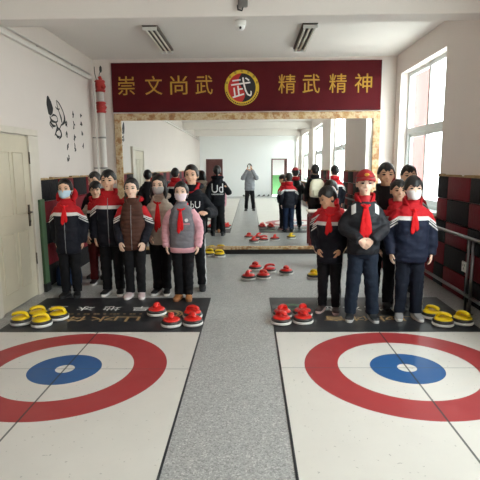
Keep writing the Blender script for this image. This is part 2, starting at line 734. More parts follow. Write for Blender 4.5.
# red and black halves meeting in an S
for col, s in ((0, 1), (1, -1)):
    rr = 0.235
    pts = []
    for k in range(n + 1):
        a = PI / 2 + s * PI * k / n
        pts.append((ex + rr * math.cos(a), ez + rr * math.sin(a)))
    half = rr / 2
    for k in range(1, n):
        u = k / n
        zz = ez - rr + 2 * rr * u
        xx = ex + 0.055 * math.sin(2 * PI * u)
        pts.append((xx, zz))
    f0 = [bm.verts.new((p[0], -0.064, p[1])) for p in pts]
    f = bm.faces.new(f0)
    f.material_index = col
obj('emblem_field', bm, [plain('emblem_red', '#c0241f', 0.5), plain('emblem_black', '#15121a', 0.5)], emb)
text_obj('lettering', '武', 0.3, plain('emblem_white', '#ece6e2', 0.5), Matrix.Translation((ex - 0.01, -0.066, ez)) @ FR @ Matrix.Rotation(R(7), 4, 'Z'), emb, 0.003, fit=(0.34, 0.32))
for k in range(7):
    a = R(90 + (k - 3) * 24)
    bm = bmesh.new()
    c = (ex + 0.27 * math.cos(a), ez + 0.27 * math.sin(a))
    for q in range(3):
        box(bm, (c[0] - 0.018, -0.063, c[1] - 0.015 + q * 0.013), (c[0] + 0.018, -0.0605, c[1] - 0.009 + q * 0.013))
    obj('mark', bm, plain('emblem_black', '#15121a'), emb)
for k in range(22):
    a = R(-90 + (k - 10.5) * 7)
    bm = bmesh.new()
    c = (ex + 0.27 * math.cos(a), ez + 0.27 * math.sin(a))
    box(bm, (c[0] - 0.009, -0.063, c[1] - 0.012), (c[0] + 0.009, -0.0605, c[1] + 0.012))
    obj('mark', bm, plain('emblem_black', '#15121a'), emb)

# ------------------------------------------------------------------ ceiling lamps, camera dome
M_TUBE = plain('lamp_tube', '#d9d4c8', 0.35)
M_LAMPB = plain('lamp_back', '#4d463f', 0.5)
for X, lab in ((-1.27, 'three-tube ceiling lamp on the side of the inner door wall'), (0.78, 'three-tube ceiling lamp on the side of the windows')):
    r = thing('ceiling_lamp', lab, 'lamp', (X, 7.12, ZC), 0, 'unlit tube lamps on the ceiling')
    bm = bmesh.new()
    box(bm, (-0.095, -0.70, -0.045), (0.095, 0.70, 0), 0.01)
    obj('housing', bm, M_LAMPB, r)
    for k in (-1, 0, 1):
        bm = bmesh.new()
        tube(bm, [(k * 0.062, -0.67, -0.062), (k * 0.062, 0.67, -0.062)], 0.014, 12)
        obj('tube', bm, M_TUBE, r, True)
    for yy in (-0.675, 0.655):
        bm = bmesh.new()
        box(bm, (-0.092, yy, -0.085), (0.092, yy + 0.02, -0.04), 0.004)
        obj('end_plate', bm, M_WHITE, r)

r = thing('dome_camera', 'small white dome camera under the ceiling beam', 'camera', (-0.09, 5.36, 3.09))
bm = bmesh.new()
zrings(bm, [(-0.05, 0.055, 0.055), (-0.045, 0.06, 0.06), (0, 0.06, 0.06)])
obj('housing', bm, M_WHITE, r, True)
bm = bmesh.new()
zrings(bm, [(-0.098, 0.012, 0.012), (-0.092, 0.03, 0.03), (-0.075, 0.045, 0.045), (-0.05, 0.05, 0.05)])
obj('dome', bm, M_WHITE, r, True)
bm = bmesh.new()
cyl(bm, (0, -0.038, -0.078), (0, -0.055, -0.082), 0.013)
obj('lens', bm, M_BLACK, r)
r = thing('junction_box', 'grey cable junction box on the face of the ceiling beam', 'box', (-0.06, 5.20, 3.22))
bm = bmesh.new()
box(bm, (-0.05, -0.045, -0.05), (0.05, 0, 0.08), 0.012, 2)
obj('housing', bm, plain('grey_metal', '#6c6a66', 0.5), r)
bm = bmesh.new()
tube(bm, [(0, -0.02, -0.05), (-0.01, -0.03, -0.085), (-0.05, -0.03, -0.075), (-0.055, -0.02, -0.03)], 0.008)
obj('cable', bm, M_BLACK, r, True)

# ------------------------------------------------------------------ fire pipe and cable duct along the wall on the left
M_PIPE = plain('pipe_paint', '#cfc9c1', 0.45, var=0.06)
M_VALVE = plain('valve_red', '#a62a24', 0.45, var=0.15)
px_, py_ = -2.50, 8.30
r = thing('water_pipe', 'tall pale pipe with red couplings in the corner next to the mirror', 'pipe', (px_, py_, 0))
bm = bmesh.new()
tube(bm, [(0, 0, 0), (0, 0, 2.95)], 0.055, 16)
obj('pipe', bm, M_PIPE, r, True)
for z0, z1, nm in ((2.81, 3.00, 'valve'), (2.47, 2.65, 'coupling')):
    bm = bmesh.new()
    zrings(bm, [(z0, 0.075, 0.075), (z0 + 0.03, 0.09, 0.09), (z0 + 0.035, 0.07, 0.07), ((z0 + z1) / 2, 0.095, 0.095), (z1 - 0.035, 0.07, 0.07), (z1 - 0.03, 0.09, 0.09), (z1, 0.075, 0.075)], 18)
    if nm == 'valve':
        tube(bm, [(0, 0, (z0 + z1) / 2), (0.09, -0.08, (z0 + z1) / 2 - 0.02)], 0.035, 10)
        tube(bm, [(0.02, 0, z1), (0.0, -0.02, z1 + 0.06)], 0.028, 10)
    else:
        for k in range(6):
            a = k * PI / 3
            ball(bm, (0.085 * math.cos(a), 0.085 * math.sin(a), (z0 + z1) / 2), 0.014, 8)
    obj(nm, bm, M_VALVE, r, True)
for z in (2.06, 1.55, 0.7):
    bm = bmesh.new()
    tube(bm, [(-0.17, 0, z), (0.065, 0, z)], 0.008, 8)
    zrings(bm, [(z - 0.014, 0.06, 0.06), (z + 0.014, 0.06, 0.06)], 18)
    obj('bracket', bm, plain('galvanised', '#8c8a86', 0.45, 0.6), r)
bm = bmesh.new()
tube(bm, [(-0.06, -0.12, 0.0), (-0.06, -0.12, 2.95)], 0.016, 8)
obj('thin_pipe', bm, M_PIPE, r, True)
bm = bmesh.new()
P, Q = smooth_path([(0.0, 0, 2.97), (0.0, -0.02, 3.08), (0.03, -0.02, 3.15)], [0.006] * 3)
tube(bm, P, Q, 8)
zrings(bm, [(3.12, 0.006, 0.006, 0.03, -0.02), (3.15, 0.022, 0.022, 0.03, -0.02), (3.2, 0.022, 0.022, 0.03, -0.02), (3.23, 0.005, 0.005, 0.03, -0.02)], 10)
P, Q = smooth_path([(-0.04, 0, 2.95), (-0.07, -0.02, 3.1), (-0.08, 0, 3.22)], [0.006] * 3)
tube(bm, P, Q, 8)
obj('bleed_tap', bm, M_BLACK, r, True)

r = thing('cable_duct', 'white boxed duct running along the top of the wall over the door', 'duct', (XL, 5.4, 3.0))
bm = bmesh.new()
box(bm, (0, -14.4, 0.0), (0.05, 2.9, 0.05), 0.006)
obj('duct', bm, M_PIPE, r)
bm = bmesh.new()
tube(bm, [(0.022, -14.4, 0.10), (0.022, 2.9, 0.10)], 0.014, 10)
obj('conduit', bm, M_PIPE, r, True)
for yy in (-0.3, 0.9, 2.1):
    bm = bmesh.new()
    box(bm, (0, yy, 0.085), (0.026, yy + 0.02, 0.118), 0.003)
    obj('clip', bm, plain('galvanised', '#8c8a86'), r)
bm = bmesh.new()
tube(bm, [(0.02, -0.02, 0.1), (0.02, -0.02, 0.46)], 0.012, 8)
obj('riser', bm, M_PIPE, r, True)

# ------------------------------------------------------------------ ink drawing and calligraphy on the wall on the left
M_INK = plain('ink', '#1b1918', 0.7)
W2 = Matrix(((0, 0, 1, 0), (1, 0, 0, 0), (0, 1, 0, 0), (0, 0, 0, 1)))   # (u,v,w) -> (w,u,v) : u along +y, v up, w off the wall


def stroke(bm, pts, radii, off=0.0015, su=1.0, sv=1.0):
    pts = [(p[0] * su, p[1] * sv) for p in pts]
    radii = [q * 0.8 for q in radii]
    P, Q = smooth_path([(p[0], p[1], 0) for p in pts], radii, 5)
    prev = None
    for i in range(len(P)):
        a = P[max(0, i - 1)]
        b = P[min(len(P) - 1, i + 1)]
        d = (b - a).normalized()
        nrm = Vector((-d.y, d.x, 0)) * Q[i]
        row = [W2 @ (P[i] + nrm + Vector((0, 0, 0.0))), W2 @ (P[i] + nrm + Vector((0, 0, off))), W2 @ (P[i] - nrm + Vector((0, 0, off))), W2 @ (P[i] - nrm + Vector((0, 0, 0.0)))]
        cur = [bm.verts.new(v) for v in row]
        if prev:
            for k in range(4):
                bm.faces.new((prev[k], prev[(k + 1) % 4], cur[(k + 1) % 4], cur[k]))
        prev = cur


art = thing('wall_drawing', 'black ink drawing of a fighting figure on the white wall', 'drawing', (XL + 0.001, 6.78, 2.27))
bm = bmesh.new()
stroke(bm, [(-0.19, 0.34), (-0.17, 0.22), (-0.13, 0.08), (-0.11, 0.02)], [0.02, 0.10, 0.12, 0.04], su=1.25, sv=.72)
obj('ink_flame', bm, M_INK, art)
bm = bmesh.new()
rr = random.Random(11)
for pts, rad in (
    ([(0.04, 0.34), (0.12, 0.28), (0.22, 0.12), (0.24, -0.05), (0.14, -0.16)], [0.004, 0.012, 0.012, 0.03, 0.008]),
    ([(0.04, 0.34), (0.06, 0.22), (0.10, 0.10), (0.14, 0.0), (0.16, -0.1)], [0.004, 0.01, 0.008, 0.022, 0.012]),
    ([(0.0, 0.2), (0.06, 0.16), (0.12, 0.18)], [0.005, 0.012, 0.005]),
    ([(-0.16, -0.02), (-0.12, -0.1), (-0.02, -0.12), (0.04, -0.08), (0.02, 0.0), (-0.06, 0.02), (-0.12, -0.03)], [0.01, 0.02, 0.012, 0.01, 0.008, 0.014, 0.006]),
    ([(-0.16, -0.12), (-0.1, -0.2), (-0.02, -0.2)], [0.006, 0.022, 0.008]),
    ([(-0.02, -0.12), (0.02, -0.22), (-0.02, -0.32), (-0.06, -0.40)], [0.01, 0.024, 0.014, 0.006]),
    ([(-0.12, -0.1), (-0.17, -0.18), (-0.1, -0.26)], [0.006, 0.012, 0.006]),
    ([(0.02, -0.22), (0.1, -0.28), (0.12, -0.38), (0.05, -0.46)], [0.01, 0.016, 0.02, 0.006]),
    ([(0.14, -0.14), (0.08, -0.24), (0.0, -0.3)], [0.01, 0.008, 0.006]),
    ([(-0.04, -0.36), (0.02, -0.42), (0.07, -0.40)], [0.008, 0.02, 0.006]),
):
    stroke(bm, pts, [q * 1.25 for q in rad], su=1.3, sv=.66)
obj('ink_figure', bm, M_INK, art)
cal = thing('wall_calligraphy', 'three columns of black brush characters on the white wall', 'calligraphy', (XL + 0.001, 7.38, 2.0))
for c, (u, v0) in enumerate(((-0.24, 0.22), (0.08, 0.38), (0.42, 0.42))):
    for k in range(4):
        bm = bmesh.new()
        v = v0 - k * 0.17 - 0.03 * c * 0.3
        for q in range(4):
            a = rr.uniform(-0.9, 0.6) if q % 2 else rr.uniform(1.1, 2.0)
            L = rr.uniform(0.015, 0.04)
            cx, cy = u + rr.uniform(-0.03, 0.03), v + rr.uniform(-0.045, 0.045)
            stroke(bm, [(cx - L * math.cos(a), cy - L * math.sin(a)), (cx + 0.01, cy), (cx + L * math.cos(a), cy + L * math.sin(a))], [0.007, 0.02, 0.005])
        obj('character', bm, M_INK, cal)

# green board at the end of the padding
r = thing('edge_board', 'green painted board standing at the end of the padded wall next to the door', 'board', (XL + 0.06, 6.02, 0))
bm = bmesh.new()
box(bm, (-0.055, -0.11, 0.10), (0.02, 0.02, 1.18), 0.006)
obj('board', bm, plain('green_paint', '#425f3d', 0.6, var=0.2, scale=9), r)
bm = bmesh.new()
box(bm, (-0.057, -0.115, 0), (0.03, 0.025, 0.11), 0.006)
obj('foot', bm, M_BLACK, r)

# power outlet in the padding
r = thing('power_outlet', 'white power outlet in the padded wall behind the barre', 'outlet', (XR - 0.045, 5.42, 0.42))
bm = bmesh.new()
box(bm, (-0.014, -0.06, -0.06), (0, 0.06, 0.06), 0.006, 2)
obj('plate', bm, M_WHITE, r)
bm = bmesh.new()
for yy, zz in ((-0.02, 0.02), (0.02, 0.02), (0, -0.02)):
    box(bm, (-0.0155, yy - 0.004, zz - 0.012), (-0.0135, yy + 0.004, zz + 0.012))
obj('socket', bm, M_BLACK, r)

# ballet barre / rail along the windows' wall
r = thing('hand_rail', 'grey metal rail with two bars along the padded window wall', 'rail', (2.33, 4.98, 0))
for z in (0.80, 0.18):
    bm = bmesh.new()
    tube(bm, [(0, -5.0, z), (0, 2.9, z)], 0.02, 12)
    obj('bar', bm, M_STEEL, r, True)
for yy in (-4.6, -1.6, 0.0, 2.8):
    bm = bmesh.new()
    tube(bm, [(0, yy, 0.005), (0, yy, 0.80)], 0.018, 12)
    if yy == 0.0:
        tube(bm, [(0, yy + 0.10, 0.005), (0, yy + 0.10, 0.80)], 0.014, 12)
    zrings(bm, [(0, 0.045, 0.045, 0, yy), (0.008, 0.045, 0.045, 0, yy)], 14)
    obj('post', bm, M_STEEL, r, True)

# ------------------------------------------------------------------ curling mats
def mk_mat(name, ykc, yb):
    """object space: origin at the house centre; y up the lane"""
    m = NT(name, 0.42, 0, 0.45)
    x, y, z = m.xyz()
    d = m.math('SQRT', m.math('ADD', m.math('MULTIPLY', x, x), m.math('MULTIPLY', y, y)))
    white = m.mix(m.noise(2.2, 5, 0.6), hexc('#c6c1b9'), hexc('#d6d1c8'))
    white = m.mix(m.math('GREATER_THAN', m.noise(38, 3), 0.70), white, hexc('#aca79f'))
    red = m.mix(m.noise(6, 4), hexc('#972f32'), hexc('#a33a3b'))
    blue = m.mix(m.noise(6, 4), hexc('#254f80'), hexc('#2d5b8e'))
    c = white
    for rad, col in ((0.80, red), (0.535, white), (0.283, blue), (0.074, white)):
        c = m.mix(m.math('LESS_THAN', d, rad), c, col)
    lx = m.math('LESS_THAN', m.math('ABSOLUTE', x), 0.007)
    ly = m.math('LESS_THAN', m.math('ABSOLUTE', y), 0.0045)
    c = m.mix(m.math('MULTIPLY', ly, 0.6), c, hexc('#4a4a4a'))
    c = m.mix(m.math('MULTIPLY', lx, 0.85), c, hexc('#2c2c2c'))
    edge = m.math('GREATER_THAN', m.math('ABSOLUTE', x), 0.986)
    c = m.mix(edge, c, hexc('#26272a'))
    blk = m.mix(m.noise(5, 5), hexc('#1d1e21'), hexc('#2b2c2f'))
    c = m.mix(m.math('GREATER_THAN', y, yb), c, blk)
    m.color(c)
    m.put(m.b.inputs['Roughness'], m.math('MULTIPLY_ADD', m.noise(4, 4), 0.25, 0.3))
    return m.m


M_PRINTW = plain('print_white', '#d8d8d4', 0.6)
M_PRINTG = plain('print_gold', '#a98a5e', 0.6)
MAT_T = 0.006


def rink_mat(cx, cy, yb, yend, y0, hw, label, rows):
    r = thing('curling_mat', label, 'mat', (cx, cy, 0), 0, 'curling lanes on the floor')
    bm = bmesh.new()
    box(bm, (-hw, y0 - cy, 0), (hw, yend - cy, MAT_T), 0.002)
    obj('mat_sheet', bm, mk_mat('curling_lane', cy, yb - cy), r)
    F = Matrix.Rotation(PI, 4, 'Z')
    for s, mat, px, pz, fit in rows:
        text_obj('lettering', s, 0.2, mat, Matrix.Translation((px - cx, pz - cy, MAT_T + 0.0006)) @ F, r, 0.0004, fit=fit)
    return r


cL = fl(65, 369.5)
cR = fl(407, 368.5)
yB = (fl(110, 333).y + fl(350, 332.3).y) / 2
yE = fl(260, 298).y
print('MAT', cL, cR, yB, yE, fl(240, 253.5).y)
rows = []
for s, px in zip('旱地冰壶', (141, 112, 85.5, 57)):
    p = fl(px, 309)
    rows.append((s, M_PRINTW, p.x, p.y, (0.19, 0.16)))
for s, px in zip('山水体育', (127, 102, 74, 46)):
    p = fl(px, 319.5)
    rows.append((s, M_PRINTG, p.x, p.y, (0.26, 0.17)))
p = fl(103, 314.5)
rows.append(('- -- - --- - -- -- - ---', M_PRINTG, p.x, p.y, (0.85, 0.022)))
p = fl(171, 314.5)
rows.append(('◎', M_PRINTG, p.x, p.y, (0.26, 0.26)))
rink_mat(cL.x, cL.y, yB, yE, -7.4, 1.0, 'curling lane mat leading toward the door, yellow stones on its black end', rows)
rows = []
p = fl(292, 307.5)
rows.append(('◎', plain('print_green', '#5f8a66', 0.6), p.x, p.y, (0.24, 0.24)))
for s, px in zip('壶冰地旱', (330, 352, 374, 397)):
    q = fl(px, 309)
    rows.append((s, M_PRINTW, q.x, q.y, (0.19, 0.16)))
for s, px in zip('育体水山', (335, 358, 382, 403)):
    q = fl(px, 319)
    rows.append((s, M_PRINTG, q.x, q.y, (0.24, 0.16)))
rink_mat(cR.x, cR.y, yB, yE, -7.4, 1.0, 'curling lane mat beside the window wall rail, children standing on its black end', rows)

# ------------------------------------------------------------------ curling stones
M_SWHITE = plain('stone_white', '#dcd8d2', 0.35, var=0.05)
M_SDARK = plain('stone_granite', '#3a3634', 0.35, var=0.4, scale=90)
M_SRED = plain('stone_red', '#d8281f', 0.3, var=0.06)
M_SYEL = plain('stone_yellow', '#e6c313', 0.3, var=0.06)


def make_stone(mat):
    r = bpy.data.objects.new('curling_stone', None)
    COL.objects.link(r)
    bm = bmesh.new()
    zrings(bm, [(0.0, 0.085, 0.085), (0.004, 0.098, 0.098), (0.014, 0.105, 0.105), (0.030, 0.104, 0.104), (0.034, 0.094, 0.094)], 32)
    obj('base_ring', bm, M_SWHITE, r, True)
    bm = bmesh.new()
    zrings(bm, [(0.032, 0.096, 0.096), (0.036, 0.102, 0.102), (0.052, 0.101, 0.101), (0.060, 0.092, 0.092), (0.062, 0.08, 0.08)], 32)
    obj('granite_band', bm, M_SDARK, r, True)
    bm = bmesh.new()
    zrings(bm, [(0.058, 0.087, 0.087), (0.064, 0.089, 0.089), (0.072, 0.082, 0.082), (0.078, 0.060, 0.060), (0.081, 0.03, 0.03)], 32)
    obj('lid', bm, mat, r, True)
    bm = bmesh.new()
    P, Q = smooth_path([(0, 0.060, 0.066), (0, 0.055, 0.094), (0, 0.03, 0.114), (0, -0.02, 0.120), (0, -0.060, 0.113), (0, -0.078, 0.100)], [0.027, 0.025, 0.023, 0.023, 0.022, 0.015], 5)
    tube(bm, P, Q, 12, 0, (0.75, 1.25))
    obj('handle', bm, mat, r, True)
    return r


def copy_tree(o, parent=None):
    c = o.copy()
    COL.objects.link(c)
    if parent is not None:
        c.parent = parent
    for ch in list(o.children):
        copy_tree(ch, c)
    return c


PROTO = {}


def stone(colr, loc, rot, label, group):
    if colr not in PROTO:
        PROTO[colr] = make_stone(M_SRED if colr == 'red' else M_SYEL)
        r = PROTO[colr]
    else:
        r = copy_tree(PROTO[colr])
    r.location = loc
    r.rotation_euler = (0, 0, rot)
    tag(r, label, 'curling stone', group)


STONES = []


def stone_px(colr, px, py, rot, label, group, onmat=True):
    """px,py: lowest point of the base as seen"""
    p = fl(px, py)
    STONES.append([colr, p.x, p.y + 0.10, MAT_T + 0.0005 if onmat else 0, R(rot), label, group])


gy = 'yellow curling stones by the door side mat'
stone_px('yellow', 17, 327.5, -70, 'yellow curling stone at the outer end of the row, nearest the door', gy)
stone_px('yellow', 37.5, 329.5, -60, 'yellow curling stone in front of the other stones near the white lane edge', gy)
stone_px('yellow', 34, 321.5, -50, 'yellow curling stone half hidden behind another yellow stone', gy)
stone_px('yellow', 55, 322.5, -75, 'yellow curling stone closest to the masked child with black shoes', gy)
gr = 'red curling stones on the door side mat'
stone_px('red', 155, 318, 0, 'red curling stone standing alone on the white characters of the mat', gr)
stone_px('red', 171, 329.5, 10, 'red curling stone of the trio below tan boots, nearest the white lane', gr)
stone_px('red', 190.5, 328.5, 15, 'red curling stone of the trio nearest the grey walkway', gr)
stone_px('red', 191.5, 321, 60, 'red curling stone at the back of the trio below the tan boots', gr)
g2 = 'red curling stones at the corner of the window side mat'
stone_px('red', 282, 327, 30, 'red curling stone nearest the walkway, front of the square of four', g2)
stone_px('red', 304, 326, 20, 'red curling stone in front on the side of the children, square of four', g2)
stone_px('red', 283, 320.3, -30, 'red curling stone at the back of the square of four, walkway side', g2)
stone_px('red', 303.5, 319.6, -20, 'red curling stone at the back of the square of four, near pink shoes', g2)
g3 = 'yellow curling stones under the rail'
stone_px('yellow', 435, 321, 35, 'yellow curling stone next to the grey shoes of the masked child', g3)
stone_px('yellow', 447, 329, 40, 'yellow curling stone between two others under the rail, nearest the white lane', g3)
stone_px('yellow', 466.5, 327.5, 20, 'yellow curling stone at the foot of the rail post', g3)
g4 = 'red curling stones on the grey floor'
stone_px('red', 255.5, 271.5, 20, 'red curling stone farthest from the mats, nearest the mirror, on grey floor', g4, False)
stone_px('red', 250, 281, 160, 'red curling stone of the floor cluster nearest the child in pink', g4, False)
stone_px('red', 262.3, 280.3, 30, 'red curling stone in the front middle of the floor cluster', g4, False)
stone_px('red', 269.5, 273.8, 100, 'red curling stone behind the front pair, side of the lone stone', g4, False)
stone_px('red', 286.7, 275.8, 10, 'red curling stone standing apart alone on the grey floor', g4, False)
stone_px('yellow', 315, 280, 20, 'yellow curling stone partly behind the child looking down', 'yellow curling stones on the grey floor', False)
stone_px('yellow', 209.5, 257, 60, 'yellow curling stone on the grey floor beside the tall person in the black hoodie', 'yellow curling stones on the grey floor', False)
stone_px('yellow', 218.8, 258, -80, 'yellow curling stone before the mirror ledge, side of the clear floor', 'yellow curling stones on the grey floor', False)

for _ in range(60):                      # stones touch, they do not overlap
    for a in STONES:
        for b in STONES:
            if a is not b:
                d = Vector((b[1] - a[1], b[2] - a[2]))
                if d.length < 0.2145:
                    q = d.normalized() * (0.2145 - d.length) * .5
                    a[1] -= q.x
                    a[2] -= q.y
                    b[1] += q.x
                    b[2] += q.y
for colr, x, y, z, rot, lab, grp in STONES:
    stone(colr, (x, y, z), rot, lab, grp)

# ------------------------------------------------------------------ people
SKIN = {}
for nm, hx in (('skin_light', '#ecc8b0'), ('skin_warm', '#e2b699'), ('skin_tan', '#cb9c7c')):
    m = NT(nm, 0.5, 0, 0.35)
    c = hexc(hx)
    m.color(m.mix(m.noise(9, 3), tuple(v * 0.93 for v in c), tuple(min(1, v * 1.06) for v in c)))
    m.b.inputs['Subsurface Weight'].default_value = 0.08
    m.b.inputs['Subsurface Radius'].default_value = (0.01, 0.004, 0.002)
    SKIN[nm] = m.m
m = NT('black_hair', 0.45, 0, 0.5)
m.color(m.mix(m.noise(30, 3), hexc('#0f0c0b'), hexc('#211a17')))
m.bump(m.noise(70, 2), 0.5, 0.01)
M_HAIR = m.m
M_EYEW = plain('eye_white', '#b9aea6', 0.3)
M_IRIS = plain('eye_dark', '#17100c', 0.2)
M_BROW = plain('brow', '#1d1512', 0.7)
M_LIP = plain('lips', '#a65a52', 0.5)
M_SCARF = fabric('scarf_red', '#d3161c', 0.7)
M_MASKB = fabric('mask_blue', '#b9cfdd', 0.8)
M_MASKG = fabric('mask_grey', '#b7b0ae', 0.8)
M_MASKP = fabric('mask_pink', '#e8d3d8', 0.8)
M_MASKW = fabric('mask_white', '#e9e4e2', 0.8)
M_BLKTR = fabric('black_cloth', '#141316', 0.85)
M_NAVYTR = fabric('navy_cloth', '#1b2740', 0.85)
M_JEANS = fabric('denim', '#1e2735', 0.85, 0.3)
M_REDTR = fabric('dark_red_cloth', '#5a1a1c', 0.85)
M_ZIP = plain('zip_metal', '#8f8f90', 0.35, 0.6)


def jacket_mat(name, up, band, low, zt, zb, k, stripes=True, x0=0.14, frontgap=False):
    if name in MATS:
        return MATS[name]
    m = NT(name, 0.75, 0, 0.3)
    x, y, z = m.xyz()
    ax = m.math('ABSOLUTE', x)
    over = m.math('MAXIMUM', m.math('SUBTRACT', ax, x0), 0.0)
    ze = m.math('MULTIPLY_ADD', over, k, z)
    vary = m.noise(10, 4, 0.6)

    def v(h, d=0.14):
        c = hexc(h)
        return m.mix(vary, tuple(q * (1 - d) for q in c), tuple(min(1, q * (1 + d)) for q in c))
    U, B, L = v(up), v(band, 0.04), v(low)
    c = m.mix(m.math('GREATER_THAN', ze, zb), L, B)
    if stripes:
        st = m.math('MULTIPLY', m.math('GREATER_THAN', ax, x0 + 0.01),
                    m.math('MULTIPLY', m.math('GREATER_THAN', ze, zb - 0.028), m.math('LESS_THAN', ze, zb - 0.013)))
        c = m.mix(st, c, B)
        st2 = m.math('MULTIPLY', m.math('GREATER_THAN', ax, x0 + 0.02),
                     m.math('MULTIPLY', m.math('GREATER_THAN', ze, zb + 0.012), m.math('LESS_THAN', ze, zb + 0.02)))
        c = m.mix(st2, c, L)
    c = m.mix(m.math('GREATER_THAN', ze, zt), c, U)
    m.color(c)
    m.bump(m.noise(20, 3), 0.35, 0.02)
    MATS[name] = m.m
    return m.m


UNI = jacket_mat('school_jacket', '#b5161f', '#d9d6d2', '#11121d', 1.055, 1.015, 0.75)
UNI2 = jacket_mat('school_jacket_blue', '#c01a24', '#dedbd8', '#182035', 1.065, 1.025, 0.75)
SLV = jacket_mat('school_sleeve', '#b5161f', '#d9d6d2', '#14141f', 1.02, 0.985, 0.5)

# black padded jacket with white shoulder patches
m = NT('patched_jacket', 0.6, 0, 0.35)
x, y, z = m.xyz()
ax = m.math('ABSOLUTE', x)
p1 = m.math('MULTIPLY', m.math('GREATER_THAN', ax, 0.088), m.math('LESS_THAN', ax, 0.128))
zz = m.math('MULTIPLY_ADD', ax, 0.6, z)
p2 = m.math('MULTIPLY', m.math('GREATER_THAN', zz, 1.115), m.math('LESS_THAN', zz, 1.20))
c = m.mix(m.math('MULTIPLY', p1, p2), m.mix(m.noise(12, 3), hexc('#15161a'), hexc('#24262c')), hexc('#d6d6d4'))
c = m.mix(m.math('GREATER_THAN', z, 1.165), c, hexc('#b01c24'))
m.color(c)
m.bump(m.noise(16, 3), 0.4, 0.02)
M_PATCH = m.m
M_HOODIE = fabric('black_hoodie', '#15161c', 0.85)
M_BEIGE = fabric('beige_jacket', '#b7a798', 0.8)
m = NT('brown_vest', 0.7, 0, 0.3)
x, y, z = m.xyz()
m.color(m.mix(m.noise(10, 3), hexc('#452920'), hexc('#573629')))
m.bump(m.math('ABSOLUTE', m.math('SINE', m.math('MULTIPLY', z, 62))), 0.5, 0.012)
M_BROWN = m.m
M_GREYV = fabric('grey_body', '#77757a', 0.85)
M_PINKS = fabric('pink_sleeve', '#d9a3ab', 0.85)
M_DARKJ = fabric('dark_jacket', '#1a171b', 0.8)
M_REDC = fabric('red_collar', '#b5161f', 0.8)
M_GREYH = fabric('grey_hoodie', '#8b8d92', 0.85)


def tracksuit(name, hexcol):
    """trousers with a pale stripe down the outer seam"""
    if name in MATS:
        return MATS[name]
    m = NT(name, 0.8, 0, 0.3)
    x, y, z = m.xyz()
    g = m.n('ShaderNodeNewGeometry')
    c = hexc(hexcol)
    base = m.mix(m.noise(12, 3), tuple(q * 0.85 for q in c), tuple(q * 1.15 for q in c))
    s = m.math('MULTIPLY', m.math('LESS_THAN', m.math('ABSOLUTE', m.math('ADD', y, 0.012)), 0.011), m.math('GREATER_THAN', m.math('ABSOLUTE', x), 0.095))
    m.color(m.mix(s, base, hexc('#c9c8c6')))
    m.bump(m.noise(18, 3), 0.4, 0.02)
    MATS[name] = m.m
    return m.m


HZ = 1.225        # chin height of the 1.45 m figure


def head_profile():
    return [(0.000, .020, .024, 0, -.066), (0.008, .028, .038, 0, -.050), (0.025, .039, .057, 0, -.033), (0.05, .052, .074, 0, -.018),
            (0.08, .063, .085, 0, -.008), (0.105, .069, .091, 0, -.003), (0.13, .072, .094, 0, .0), (0.155, .072, .095, 0, .003),
            (0.18, .066, .088, 0, .006), (0.20, .054, .073, 0, .008), (0.213, .038, .052, 0, .008), (0.22, .020, .028, 0, .008), (0.223, .006, .008, 0, .008)]


def hand(bm, wrist, d, nrm, side, curl=0.5, size=1.0):
    """palm, four unequal bent fingers, thumb from the side near the wrist; d: pointing, nrm: out of the back of the hand"""
    d = Vector(d).normalized()
    nrm = Vector(nrm)
    nrm = (nrm - d * nrm.dot(d)).normalized()
    s = d.cross(nrm).normalized() * side          # towards the thumb
    Wp = Vector(wrist)
    S = size
    rs = []
    for t, hw, ht in ((-0.01, .020, .017), (0.008, .024, .015), (0.03, .031, .014), (0.055, .035, .012), (0.066, .032, .010)):
        c = Wp + d * t * S
        rs.append([c + s * math.cos(2 * PI * k / 12) * hw * S + nrm * math.sin(2 * PI * k / 12) * ht * S for k in range(12)])
    rings_loft(bm, rs)
    for off, L, sp in ((.0265, .052, .10), (.009, .060, .03), (-.009, .056, -.04), (-.0265, .044, -.12)):
        p = Wp + d * (.052 * S) + s * off * S
        dirv = (d + s * sp).normalized()
        pts, rad = [p], [.0088 * S]
        ang = 0
        for seg, r in ((.42, .0083), (.32, .0077), (.26, .0062)):
            ang += curl * 0.75
            q = dirv * math.cos(ang) - nrm * math.sin(ang)
            p = p + q * (L * seg + (.012 if seg == .42 else 0)) * S
            pts.append(p)
            rad.append(r * S)
        tube(bm, pts, rad, 8)
    p = Wp + d * .012 * S + s * .020 * S
    q1 = (d * .55 + s * .8 - nrm * .25).normalized()
    q2 = (d * .95 + s * .25 - nrm * .35).normalized()
    tube(bm, [p, p + q1 * .030 * S, p + q1 * .030 * S + q2 * .022 * S, p + q1 * .030 * S + q2 * .040 * S], [.012 * S, .0105 * S, .0095 * S, .007 * S], 8)


ARMS = {
    # elbow, wrist, hand direction, back-of-hand normal  for the +x arm; mirrored for -x
    'down': ((.218, .03, .90), (.212, -.03, .685), (-.05, -.12, -1), (1, -.1, 0)),
    'back': ((.225, .06, .90), (.200, .05, .68), (-.1, .05, -1), (1, .1, 0)),
    'front': ((.225, .02, .90), (.165, -.115, .70), (-.15, -.25, -1), (.75, -.7, 0)),
    'clasp': ((.235, .0, .91), (.062, -.185, .815), (-.75, -.1, -.62), (.35, -.9, .1)),
    'pocket': ((.235, .06, .91), (.165, -.08, .74), (-.3, -.3, -1), (.8, -.5, 0)),
    'phone': ((.215, -.12, 1.00), (.072, -.275, 1.245), (-.22, -.25, .95), (.75, .55, 0)),
    'shoulder': ((.275, .05, .90), (.235, -.19, .915), (-.35, -.9, .12), (.5, .0, 1)),
}


